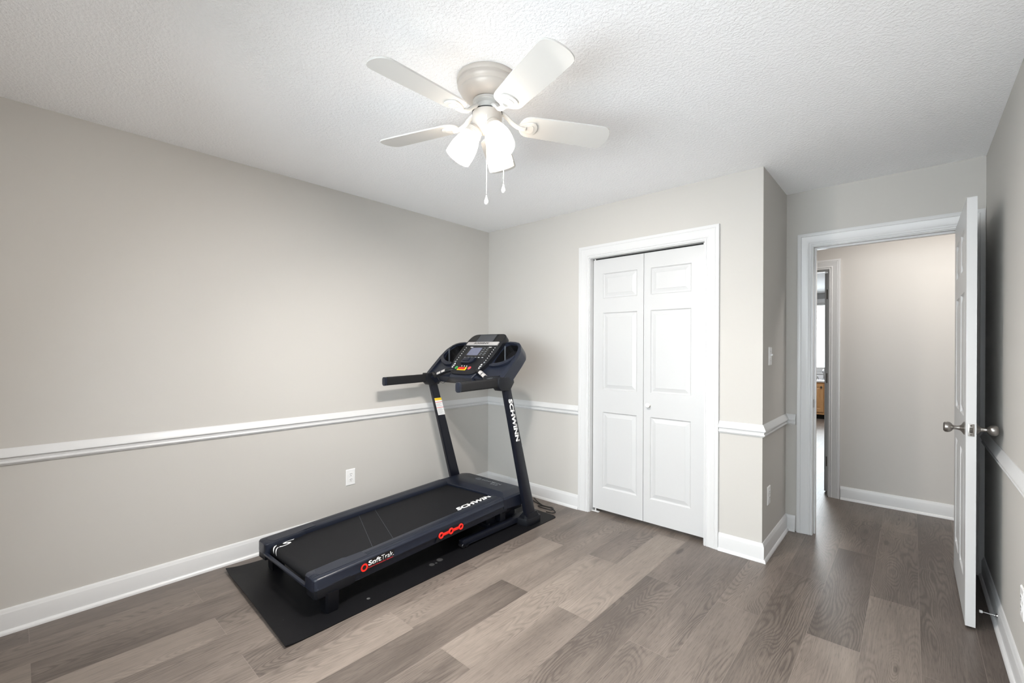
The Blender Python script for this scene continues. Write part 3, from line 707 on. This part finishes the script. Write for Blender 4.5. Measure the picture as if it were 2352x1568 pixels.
# belt with rounded rear end over the roller
bm = B(); prof = []
zb = -.021
for v in (1.44, 1.2, .9, .6, .3, .06): prof.append((v, zt(v)+zb))
R = .024; c0 = (.050, zt(.05)+zb-R)
for i in range(0, 9): q = PI/2+PI*i/8; prof.append((c0[0]+R*math.cos(q)*1.0, c0[1]+R*math.sin(q)))
for v in (.3, .6, .9, 1.2, 1.44): prof.append((v, zt(v)+zb-2*R))
up = [[bm.verts.new((x, a, b)) for a, b in prof] for x in (-.254, .254)]
for i in range(len(prof)-1): bm.faces.new([up[0][i], up[0][i+1], up[1][i+1], up[1][i]])
bm.faces.new(up[0]); bm.faces.new(up[1][::-1])
belt = finish('walking_belt', bm, BELTM, tm)
TBt = lambda a, b, c: Vector((a, b, zt(b)+zb+c))
bm = B()
for p, q in (((-.253, .586), (.253, .383)), ((-.253, .707), (.253, .520))):
    prism(bm, [(p[0], p[1]), (q[0], q[1]), (q[0], q[1]+.0022), (p[0], p[1]+.0022)], 0, .0004, TBt)
finish('belt_seam', bm, mat('belt_seam_grey', (.045, .05, .062), .5), belt, smooth=False)
# lettering along the belt: reads forward, letter tops to the left
text('belt_lettering', 'SCHWINN', lambda a, b, c: TBt(-b, a, c), 1.055, 1.462, -.214, -.168, LIGHTTXT, belt, bold=.05, shear=.25, lift=.0002)
text('belt_logo', 'S', lambda a, b, c: TBt(-b, a, c), .058, .160, .196, .246, LIGHTTXT, belt, bold=.0, shear=.45, lift=.0002)
bm = B()      # crescent half of the emblem wrapping the roller edge
def wrap(a, dist, lift):      # dist measured rearwards along the belt from v=.05
    if dist < 0: return Vector((a, .05-dist, zt(.05-dist)+zb+lift))
    q = PI/2+dist/R; return Vector((a, c0[0]+(R+lift)*math.cos(q), c0[1]+(R+lift)*math.sin(q)))
NN = 14
for (ua, ub, d0, d1, th0) in ((-.238, -.190, -.010, .034, .008), (-.205, -.150, -.008, .036, .006)):
    row = []
    for i in range(NN+1):
        t = i/NN; ww = th0*math.sin(PI*min(1, t*1.0)*.9+.15)+.001
        uu = ua+(ub-ua)*t**1.6; dd = d0+(d1-d0)*t
        row.append((bm.verts.new(wrap(uu-ww/2, dd, .0006)), bm.verts.new(wrap(uu+ww, dd, .0006))))
    for p, q in zip(row, row[1:]): bm.faces.new([p[0], p[1], q[1], q[0]])
finish('belt_emblem', bm, LIGHTTXT, belt)
bm = B(); box(bm, -.256, .256, -.004, .014, zt(0)-.060, zt(0)-.048, bev=.002); finish('rear_crossbar', bm, PLAST, tm)
bm = B(); box(bm, -.30, .30, .07, 1.35, -.085, -.074, lambda a, b, c: Vector((a, b, zt(b)+c))); finish('deck_board', bm, STEEL, tm)
# side lettering on the near rail
S1 = lambda a, b, c: Vector((.357+c, a, b))
def side(bm_fn): pass
def TS(a, b, c): return Vector((.3572+c, a, b+.04*(a-.36)))
bm = B(); n = 24
pts = [(.264+.0225*math.cos(2*PI*i/n), .1615+.0225*math.sin(2*PI*i/n)) for i in range(5, 20)]
pts = [(.268, .139), (.252, .142), (.242, .155), (.243, .171), (.254, .183), (.270, .185), (.300, .193), (.430, .194), (.447, .190), (.449, .172), (.444, .160), (.300, .145)]
prism(bm, pts, .0001, .0006, TS); dec = finish('decal_panel', bm, BLACKP, [o for o in tm.children if o.name.startswith('side_rail')][0], smooth=False)
bm = B(); n = 32
prism(bm, [(.265+.0205*math.cos(2*PI*i/n), .1620+.0205*math.sin(2*PI*i/n)) for i in range(n)], .0006, .0012, TS, holes=[[(.265+.0115*math.cos(2*PI*i/n), .1620+.0115*math.sin(2*PI*i/n)) for i in range(n)]])
R0 = [o for o in tm.children if o.name.startswith('side_rail')][0]
finish('decal_ring', bm, REDP, R0, smooth=False)
text('rail_lettering', 'Soft', TS, .289, .365, .1600, .1865, LIGHTTXT, R0, bold=.030, lift=.0006)
text('rail_lettering', 'Trak.', TS, .367, .444, .1600, .1865, LIGHTTXT, R0, bold=-.004, lift=.0006)
text('rail_lettering', 'Impact Absorption System', TS, .289, .440, .1480, .1555, REDTXT, R0, lift=.0006)
# red cushion link set in the rail side
bm = B(); prism(bm, [(.738, .130), (.757, .176), (.775, .190), (.950, .190), (.968, .178), (.972, .130)], .0002, .0010, lambda a, b, c: Vector((.3572+c, a, b+.04*(a-.86)+.004))); finish('cushion_recess', bm, PLAST2, R0, smooth=False)
TL = lambda a, b, c: Vector((.3582+c, a, b+.04*(a-.86)))
bm = B()
def ring(cx, cz, ro, ri, w0, w1, n=28):
    lo = []; 
    prof = [(ri, w0), (ri, w1-.001), (ri+.0015, w1), (ro-.0015, w1), (ro, w1-.0015), (ro, w0)]
    rr = [[bm.verts.new(TL(cx+r*math.cos(2*PI*i/n), cz+r*math.sin(2*PI*i/n), w)) for i in range(n)] for r, w in prof]
    for p, q in zip(rr, rr[1:]+rr[:1]):
        for i in range(n): bm.faces.new([p[i], p[(i+1) % n], q[(i+1) % n], q[i]])
for cx in (.782, .862, .944): ring(cx, .168, .0195, .0095, 0, .006)
for a, b in ((.796, .848), (.876, .930)): prism(bm, [(a, .160), (b, .160), (b, .176), (a, .176)], 0, .005, TL, bev=.001)
o = finish('cushion_link', bm, REDP, R0); o['label'] = 'bright red three-ring cushion link'
# motor hood
bm = B()
loops = [
    [(-.352, 1.362, .165), (-.352, 1.60, .15), (-.315, 1.665, .135), (.315, 1.665, .135), (.352, 1.60, .15), (.352, 1.362, .165), (.256, 1.387, .165), (-.256, 1.357, .165)],
    [(-.357, 1.360, .232), (-.354, 1.60, .236), (-.316, 1.668, .215), (.316, 1.668, .215), (.354, 1.60, .236), (.357, 1.360, .232), (.254, 1.383, .232), (-.254, 1.353, .232)],
    [(-.345, 1.368, .243), (-.340, 1.60, .247), (-.308, 1.652, .235), (.308, 1.652, .235), (.340, 1.60, .247), (.345, 1.368, .243), (.252, 1.388, .237), (-.252, 1.358, .237)],
    [(-.285, 1.425, .2575), (-.283, 1.595, .2590), (-.270, 1.618, .2555), (.270, 1.618, .2555), (.283, 1.595, .2590), (.285, 1.425, .2575), (.240, 1.432, .2570), (-.240, 1.412, .2570)]]
rg = [[bm.verts.new(p) for p in l] for l in loops]
for p, q in zip(rg, rg[1:]):
    for i in range(8): bm.faces.new([p[i], p[(i+1) % 8], q[(i+1) % 8], q[i]])
bm.faces.new(rg[0]); bm.faces.new(rg[-1])
hood = finish('motor_hood', bm, PLAST, tm, ang=20)
TH_ = lambda a, b, c: Vector((a, b, .2578+(b-1.42)*.0085+c))
text('hood_lettering', 'SCHWINN', TH_, -.052, .150, 1.540, 1.560, GREYTXT, hood, bold=.01, lift=.0002, w=.0002)
text('hood_lettering', '810', TH_, .070, .142, 1.508, 1.530, GREYTXT, hood, bold=.015, lift=.0002, w=.0002)
bm = B(); n = 28
cxh, cyh = -.092, 1.548
prism(bm, [(cxh+.026*math.cos(2*PI*i/n), cyh+.020*math.sin(2*PI*i/n)) for i in range(n)], .0004, .0010, TH_, holes=[[(cxh+.022*math.cos(2*PI*i/n), cyh+.0165*math.sin(2*PI*i/n)) for i in range(n)]])
finish('hood_emblem', bm, GREYTXT, hood, smooth=False)
text('hood_emblem', 'S', TH_, cxh-.012, cxh+.012, cyh-.009, cyh+.009, GREYTXT, hood, shear=.3, lift=.0006)
bm = B(); box(bm, -.30, .30, 1.40, 1.62, .105, .150, bev=.004); box(bm, .22, .30, 1.38, 1.44, .06, .12, bev=.003); box(bm, -.30, -.22, 1.38, 1.44, .06, .12, bev=.003); finish('motor_pan', bm, STEEL, tm)
# uprights
UP0 = lambda z: 1.597-(z-.0975)*.2815         # centre v at height z
UW = lambda z: .0510-(z-.0975)*.0165/.93*1.0   # half depth
for s in (1, -1):
    bm = B(); rg = []
    for z in (.05, .40, .75, 1.06):
        c, h = UP0(z)-(.016*(z-.1) if s < 0 else 0), UW(z); a0, a1 = .374, .414
        sec = [(a0, c-h+.006), (a0+.006, c-h), (a1-.012, c-h), (a1-.004, c-h+.004), (a1, c-h+.014), (a1, c+h-.010), (a1-.004, c+h-.003), (a1-.012, c+h), (a0+.006, c+h), (a0, c+h-.006)]
        rg.append([bm.verts.new((s*a, b, z)) for a, b in sec])
    for p, q in zip(rg, rg[1:]):
        for i in range(10): bm.faces.new([p[i], p[(i+1) % 10], q[(i+1) % 10], q[i]])
    bm.faces.new(rg[0]); bm.faces.new(rg[-1]); u_ = finish('upright', bm, STEEL, tm, ang=40)
    if s > 0:
        sl = .2815
        TU = lambda a, b, c: Vector((.4142+c, UP0(1.0-a)+b, 1.0-a))
        text('upright_lettering', 'SCHWINN', TU, .045, .353, -.021, .021, LIGHTTXT, u_, bold=.05, lift=.0001)
    else:
        # warning label on the inner face of the left upright
        TLb = lambda a, b, c: Vector((-.3738+c, UP0(b)-.016*(b-.1)+a, b))
        for (z0, z1, m, nm) in ((.763, .905, PLATE, 'warning_label'),):
            bm = B(); prism(bm, [(-.036, z0), (.036, z0), (.036, z1), (-.036, z1)], .0001, .0006, TLb); wl = finish(nm, bm, m, u_, smooth=False); wl['label'] = 'white sticker with a yellow header'
        bm = B(); prism(bm, [(-.036, .885), (.036, .885), (.036, .905), (-.036, .905)], .0006, .0010, TLb); finish('label_header', bm, YEL, u_, smooth=False)
        for z in (.868, .823):
            bm = B(); prism(bm, [(-.036, z), (.036, z), (.036, z+.0035), (-.036, z+.0035)], .0006, .0010, TLb)
            finish('label_rule', bm, REDTXT, u_, smooth=False)
        bm = B()
        for i in range(15):
            z = .860-i*.0062
            if abs(z-.825) < .006: continue
            prism(bm, [(-.032, z), (.020+.01*math.sin(i*2.3), z), (.020+.01*math.sin(i*2.3), z+.0014), (-.032, z+.0014)], .0006, .0009, TLb)
        finish('label_fine_print', bm, GREYTXT, u_, smooth=False)
    # base foot
    bm = B()
    prism(bm, [(.276, 1.538), (.385, 1.535), (.410, 1.545), (.428, 1.575), (.428, 1.690), (.410, 1.712), (.29, 1.712), (.276, 1.70)], ZM, .056, lambda a, b, c: Vector((s*a, b, c)), bev=.004)
    r1 = [(.330, 1.552), (.388, 1.545), (.408, 1.555), (.423, 1.578), (.423, 1.680), (.408, 1.697), (.340, 1.697), (.330, 1.685)]
    r2 = [(.363, 1.560), (.393, 1.552), (.407, 1.558), (.4175, 1.578), (.4175, 1.660), (.406, 1.672), (.369, 1.672), (.363, 1.664)]
    A_ = [bm.verts.new((s*a, b, .054)) for a, b in r1]; C_ = [bm.verts.new((s*a, b, .094)) for a, b in r2]
    for i in range(8): bm.faces.new([A_[i], A_[(i+1) % 8], C_[(i+1) % 8], C_[i]])
    bm.faces.new(A_); bm.faces.new(C_); finish('base_foot', bm, PLAST2, tm)
    # base tube along the floor
    bm = B(); box(bm, s*.315-.020, s*.315+.020, .985, 1.60, ZM+.014, ZM+.052, bev=.004); bt = finish('base_tube', bm, STEEL, tm)
    for dv in (.0, .028):
        bm = B(); lathe(bm, [(0, -.020), (.014, -.020), (.016, -.017), (.016, .017), (.014, .020), (0, .020)], axisT((s*.315, 1.005+dv-.010, ZM+.0165), (1, 0, 0)), 20); finish('base_wheel', bm, BLACKP, bt)
bm = B(); box(bm, -.31, .31, 1.585, 1.625, ZM+.010, ZM+.046, bev=.003); finish('base_crossbar', bm, STEEL, tm)
bm = B(); tube(bm, [(.06, 1.30, .045), (.05, 1.05, .10), (.04, .80, .135)], .015, 12, smooth=False); finish('lift_strut', bm, STEEL, tm)
bm = B(); box(bm, -.27, .27, 1.28, 1.31, .03, .06, bev=.003); box(bm, -.25, -.22, 1.29, 1.60, .03, .12, bev=.003); box(bm, .22, .25, 1.29, 1.60, .03, .12, bev=.003); finish('lift_frame', bm, STEEL, tm)

# handlebars, clamps
for s in (1, -1):
    bm = B()
    sec = [(.018*math.copysign(abs(math.cos(t))**.45, math.cos(t)), .031*math.copysign(abs(math.sin(t))**.45, math.sin(t))) for t in [2*PI*i/28 for i in range(28)]]
    c = s*.390; slope = .022; v00 = 0.0 if s > 0 else -.022
    def bar(v0, v1, k, bm=bm, c=c):
        prism(bm, [(a*k, b*k) for a, b in sec], v0, v1, lambda a, b, w: Vector((c+a, w, 1.064+b+(w-.885)*slope)), bev=.003 if k < 1.02 else .001, seg=2)
    bar(.897+v00, 1.30, 1.0); hb = finish('handlebar', bm, FOAM, tm)
    bm = B(); prism(bm, [(a*1.03, b*1.03) for a, b in sec], .882+v00, .900+v00, lambda a, b, w: Vector((c+a, w, 1.064+b+(w-.885)*slope)), bev=.004, seg=2); finish('grip_cap', bm, PLAST, hb)
    bm = B()   # clamp at the top of the upright, side profile (v, z)
    prism(bm, [(1.238, 1.040), (1.262, 1.018), (1.352, 1.020), (1.392, 1.070), (1.382, 1.104), (1.340, 1.112), (1.240, 1.112), (1.232, 1.095), (1.232, 1.055)], s*.352, s*.420, lambda a, b, w: Vector((w, a, b)), bev=.004, seg=2)
    cl = finish('clamp', bm, PLAST2, tm)
    bm = B(); lathe(bm, [(0, 0), (.0035, 0), (.0035, .0008), (0, .0008)], axisT((s*.4202, 1.362, 1.052), (s, 0, 0)), 12); finish('clamp_screw', bm, SLOT, cl)
# console frame mapping: u across, s up the panel, w out of the panel
tt = math.radians(43.5); V0, Z0 = 1.284, 1.136
TC_ = lambda u, q, w: Vector((u, V0+q*math.cos(tt)-w*math.sin(tt), Z0+q*math.sin(tt)+w*math.cos(tt)))
def chaikin(p, closed=True, n=2, keep=()):
    for _ in range(n):
        q = []
        for a, b in zip(p, p[1:]+p[:1]):
            q.append((a[0]*.75+b[0]*.25, a[1]*.75+b[1]*.25)); q.append((a[0]*.25+b[0]*.75, a[1]*.25+b[1]*.75))
        p = q
    return p
hr = [(.20, -.036), (.33, -.026), (.350, -.050), (.362, -.060), (.412, -.060), (.420, -.04), (.421, .225), (.400, .270), (.362, .318), (.335, .335), (.22, .346)]
outline = chaikin(hr+[(-a, b) for a, b in hr[::-1]], n=1)
pk = chaikin([(.208, .108), (.285, .110), (.345, .138), (.372, .190), (.378, .250), (.352, .298), (.322, .318), (.214, .326)], n=2)
bm = B(); prism(bm, outline, -.100, -.028, TC_, holes=[pk, [(-a, b) for a, b in pk[::-1]]])
tray = finish('console_tray', bm, PLAST, tm, ang=25)
for s in (1, -1):
    bm = B(); prism(bm, chaikin([(s*a, b) for a, b in ((.388, -.035), (.416, -.040), (.422, .0), (.421, .225), (.400, .270), (.362, .318), (.335, .335), (.22, .345), (.21, .332), (.325, .322), (.356, .300), (.384, .252), (.386, .19))], n=1), -.032, -.014, TC_, bev=.004, seg=2)
    finish('tray_rim', bm, PLAST, tray)
    bm = B(); prism(bm, chaikin([(s*a, b) for a, b in ((.205, .076), (.285, .080), (.350, .108), (.388, .150), (.392, .192), (.380, .186), (.349, .138), (.287, .110), (.208, .106))], n=1), -.032, -.008, TC_, bev=.004, seg=2)
    finish('tray_lip', bm, PLAST, tray)
    bm = B(); prism(bm, [(s*a, b) for a, b in pk], -.099, -.094, TC_)
    c_ = (sum(p[0] for p in pk)/len(pk), sum(p[1] for p in pk)/len(pk))
    inn = [(c_[0]+(a-c_[0])*.985, c_[1]+(b-c_[1])*.985) for a, b in pk]
    prism(bm, [(s*a, b) for a, b in pk], -.094, -.031, TC_, holes=[[(s*a, b) for a, b in inn]])
    pf = finish('tray_pocket', bm, BLACKP, tray, smooth=False)
    bm = B(); dv = [(1.448, 1.315), (1.432, 1.232)] if s > 0 else [(1.448, 1.315), (1.432, 1.232)]
    for q in (0,):
        a0 = s*(.285 if s > 0 else .335); zl, zh = (1.206, 1.328) if s > 0 else (1.198, 1.304); box(bm, a0-.0035, a0+.0035, 1.440, 1.448, zl, zh, bev=.001)
    finish('pocket_strip', bm, mat('pocket_strip_grey', (.06, .07, .085), .4), pf)  # thin grey upright strip in each tray pocket
# console body and face
fp = [(.085, -.026), (.125, -.012), (.160, .030), (.186, .085), (.199, .150), (.203, .240), (.201, .320), (.196, .365), (.184, .395), (.160, .412), (.128, .417)]
face = chaikin(fp+[(-a, b) for a, b in fp[::-1]], n=2)
bm = B(); prism(bm, face, -.045, 0, TC_, bev=.010, seg=3); con = finish('console', bm, PLAST2, tm)
bm = B(); prism(bm, [(a*.94, .03+(b-.03)*.95) for a, b in face], -.075, -.044, TC_, bev=.008); prism(bm, [(-.12, -.05), (.12, -.05), (.15, .03), (-.15, .03)], -.060, -.010, TC_, bev=.012, seg=3); finish('console_shell', bm, PLAST, con)
bm = B(); prism(bm, [(-.100, .322), (.080, .322), (.080, .409), (-.100, .409)], -.0005, .0012, TC_); finish('tablet_pad', bm, mat('grey_rubber_pad', (.055, .058, .066), .6), con, smooth=False)
for s in (1, -1):
    bm = B(); prism(bm, [(s*a, b) for a, b in ((.100, .330), (.184, .330), (.182, .372), (.172, .392), (.150, .404), (.104, .406))], .0, .0010, TC_); finish('speaker_grille', bm, BLACKP, con, smooth=False)
bm = B(); prism(bm, [(-.206, .284), (.1335, .281), (.1335, .318), (-.206, .318)], .0, .010, lambda a, b, c: TC_(a+.033, b, c), bev=.002, seg=2)
bp_ = finish('brand_plate', bm, SILVER, con)
text('plate_lettering', 'SCHWINN', TC_, -.095, .070, .293, .309, BLACKP, bp_, bold=.03, shear=.3, lift=.0101)
bm = B(); prism(bm, [(-.118, .162), (.130, .162), (.130, .272), (-.118, .272)], 0, .0008, TC_); finish('display_bezel', bm, BLACKP, con, smooth=False)
bm = B(); prism(bm, [(-.092, .174), (.028, .174), (.028, .258), (-.092, .258)], .0008, .0016, TC_); o = finish('display_screen', bm, SCREEN, con, smooth=False); o['label'] = 'grey-blue rectangular screen'
def dot(bm, u, q, r, n=10): prism(bm, [(u+r*math.cos(2*PI*i/n), q+r*math.sin(2*PI*i/n)) for i in range(n)], .0008, .0022, TC_)
for s in (1, -1):
    for i in range(8):
        bm = B(); q = .258-i*.0225; dot(bm, s*.158, q, .0036 if i not in (7,) else .008); finish('button', bm, LIGHTTXT if i < 7 else GREYTXT, con, smooth=False)
    for nm, pts in (('up_arrow', [(-.010, .072), (.010, .072), (0, .086)]), ('down_arrow', [(-.010, .046), (.010, .046), (0, .032)]), ('arrow_caption', [(-.010, .056), (.010, .056), (.010, .062), (-.010, .062)])):
        bm = B(); prism(bm, [(s*.146+a, b) for a, b in pts], .0008, .0020, TC_); finish(nm, bm, LIGHTTXT, con, smooth=False)
for i in range(6):
    bm = B(); u0 = -.100+i*.038; prism(bm, [(u0, .150), (u0+.017, .150), (u0+.017, .154), (u0, .154)], .0002, .0012, TC_); finish('button_caption', bm, LIGHTTXT, con, smooth=False)
for i in range(5):
    for dx in (.042, .078):
        bm = B(); q = .252-i*.0185; prism(bm, [(dx, q), (dx+.022, q), (dx+.022, q+.0045), (dx, q+.0045)], .0008, .0014, TC_); finish('workout_caption', bm, GREYTXT, con, smooth=False)
for u0, q0 in ((-.112, .262), (.090, .262)):
    bm = B(); prism(bm, [(u0, q0), (u0+.028, q0), (u0+.028, q0+.005), (u0, q0+.005)], .0009, .0014, TC_); finish('heading_caption', bm, LIGHTTXT, con, smooth=False)
bm = B(); prism(bm, [(-.080, .082), (.010, .082), (.042, .108), (.046, .140), (-.078, .140)], 0, .016, TC_, bev=.003, seg=2); prism(bm, [(-.066, .098), (.0, .098), (.0, .130), (-.066, .130)], .014, .022, TC_, bev=.002)
finish('tablet_ledge', bm, PLAST, con)
def disc_part(nm, u, q, ro, ri, m):
    bm = B(); n = 28
    o_ = [(u+ro*math.cos(2*PI*i/n), q+ro*math.sin(2*PI*i/n)) for i in range(n)]; h_ = [(u+ri*math.cos(2*PI*i/n), q+ri*math.sin(2*PI*i/n)) for i in range(n)]
    prism(bm, o_, .0005, .0022, TC_, holes=[h_] if ri else ()); return finish(nm, bm, m, con, smooth=False)
disc_part('start_button', -.098, .038, .0125, .007, GRN); disc_part('stop_button', .046, .038, .0155, 0, PINK)
bm = B(); prism(bm, [(-.078, .013), (.016, .013), (.016, .044), (-.072, .044)], .0003, .0012, TC_); sk_ = finish('safety_key_label', bm, YEL, con, smooth=False)
bm = B(); prism(bm, [(-.060, .020), (.0, .020), (.006, .030), (0, .038), (-.060, .038), (-.065, .029)], .001, .009, TC_, bev=.002); o = finish('safety_key', bm, REDP, con); o['label'] = 'red safety key'
for dx in (-.05, -.022, .004):
    bm = B(); dot(bm, dx, .056, .0045); finish('button', bm, LIGHTTXT, con, smooth=False)
# pulse grips
for s in (1, -1):
    a = Vector((s*.362, 1.300, 1.104)); b = Vector((s*.280, 1.258, 1.096)); c = Vector((s*.175, 1.288, 1.138)); d = Vector((s*.110, 1.325, 1.150))
    bm = B(); tube(bm, [a, b*.6+a*.4, b, b*.5+c*.5, c, d], .0165, 14); gp = finish('pulse_grip', bm, PLAST2, tm)
    for t0, t1 in ((.20, .50), (.58, .88)):
        bm = B(); p0 = b.lerp(c, t0); p1 = b.lerp(c, t1); ax = (p1-p0).normalized(); T = axisT(p0, ax); L = (p1-p0).length
        # arched metal contact on the upper side
        nseg = 10; ra, rb = [], []
        x, y, z = frame_of(ax); upv = (Vector((0, -.35, 1))-ax*Vector((0, -.35, 1)).dot(ax)).normalized(); sd = ax.cross(upv)
        for i in range(nseg+1):
            q = -1.25+2.5*i/nseg
            for rr, lst in ((.0185, ra), (.0150, rb)): lst.append([p+upv*rr*math.cos(q)+sd*rr*math.sin(q) for p in (p0, p1)])
        A1 = [[bm.verts.new(v) for v in r] for r in ra]; B1 = [[bm.verts.new(v) for v in r] for r in rb]
        for i in range(nseg):
            bm.faces.new([A1[i][0], A1[i+1][0], A1[i+1][1], A1[i][1]]); bm.faces.new([B1[i][0], B1[i+1][0], B1[i+1][1], B1[i][1]])
            for k in (0, 1): bm.faces.new([A1[i][k], A1[i+1][k], B1[i+1][k], B1[i][k]])
        for i in (0, nseg): bm.faces.new([A1[i][0], A1[i][1], B1[i][1], B1[i][0]])
        o = finish('pulse_sensor', bm, SILVER, gp); o['label'] = 'silver metal sensor plate'
bm = B(); tube(bm, [(-.262, 1.262, 1.090), (-.246, 1.262, 1.062), (-.222, 1.264, 1.044), (-.196, 1.270, 1.042), (-.168, 1.282, 1.066), (-.145, 1.295, 1.100)], .0016, 8); finish('hanging_wire', bm, CORD, tm)

# power cord coiled on the floor
bm = B()
tube(bm, [(.62, -.045, .0045), (.70, -.10, .0045), (.80, -.145, .0045), (.880, -.135, .0045), (.915, -.165, .006), (.905, -.195, .009), (.83, -.200, .009), (.775, -.190, .008), (.80, -.170, .010), (.88, -.165, .013), (.935, -.185, .010), (.965, -.205, .006), (.950, -.232, .0045), (.90, -.240, .0045)], .0038, 8)
tube(bm, [(.80, -.15, .0042), (.72, -.130, .0042), (.64, -.10, .0042)], .0038, 8)
cordo = finish('power_cord', bm, CORD); tag(cordo, 'black power cord looped on the floor behind the treadmill base', 'cord')

# ------------------------------------------------------------------ vanity in the room across the hall
vn = empty('vanity_cabinet', (1.78, 7.28, 0)); tag(vn, 'honey oak vanity with pale top in the far room under the window', 'cabinet')
bm = B(); box(bm, -.55, .55, -.20, .27, .09, .70); box(bm, -.52, .52, -.13, .27, .0, .09); finish('cabinet_body', bm, OAK, vn, smooth=False)
bm = B(); box(bm, -.53, .53, -.135, -.13, 0, .09); finish('toe_kick', bm, DARK, vn, smooth=False)
for x0, w_ in ((-.53, .31), (-.205, .265), (.075, .455)):
    bm = B(); panel_slab(bm, x0, x0+w_, .14, .665, .018, [(x0+.045, x0+w_-.045, .20, .61)], lambda a, b, c: Vector((a, -.20-c, b)))
    dr = finish('cabinet_door', bm, OAK, vn, smooth=False)
    bm = B(); kx = x0+w_-.030 if x0 < 0 else x0+.030; lathe(bm, [(0, 0), (.010, 0), (.007, .006), (.006, .014), (.017, .022), (.018, .030), (0, .034)], axisT((kx, -.218, .612), (0, -1, 0)), 18); finish('cabinet_knob', bm, DKMET, dr)
bm = B(); box(bm, -.57, .57, -.23, .29, .70, .735, bev=.004); box(bm, -.57, .57, .265, .285, .735, .82, bev=.002); finish('countertop', bm, COUNTER, vn)
fc = empty('faucet', (1.80, 7.44, .7355)); tag(fc, 'small chrome faucet on the pale vanity top', 'faucet')
bm = B(); lathe(bm, [(0, .0005), (.025, .0005), (.022, .008), (.012, .02), (.011, .10), (0, .10)], ID, 18); tube(bm, [(0, 0, .09), (0, -.01, .16), (0, -.06, .19), (0, -.11, .16), (0, -.115, .13)], .009, 10); finish('spout', bm, CHROME, fc)
for s in (1, -1):
    bm = B(); lathe(bm, [(0, 0), (.022, 0), (.018, .01), (.012, .05), (0, .052)], lambda a, b, c: Vector((a+s*.10, b, c)), 16); tube(bm, [(s*.10, 0, .05), (s*.145, -.01, .065)], .006, 8); finish('faucet_handle', bm, CHROME, fc)
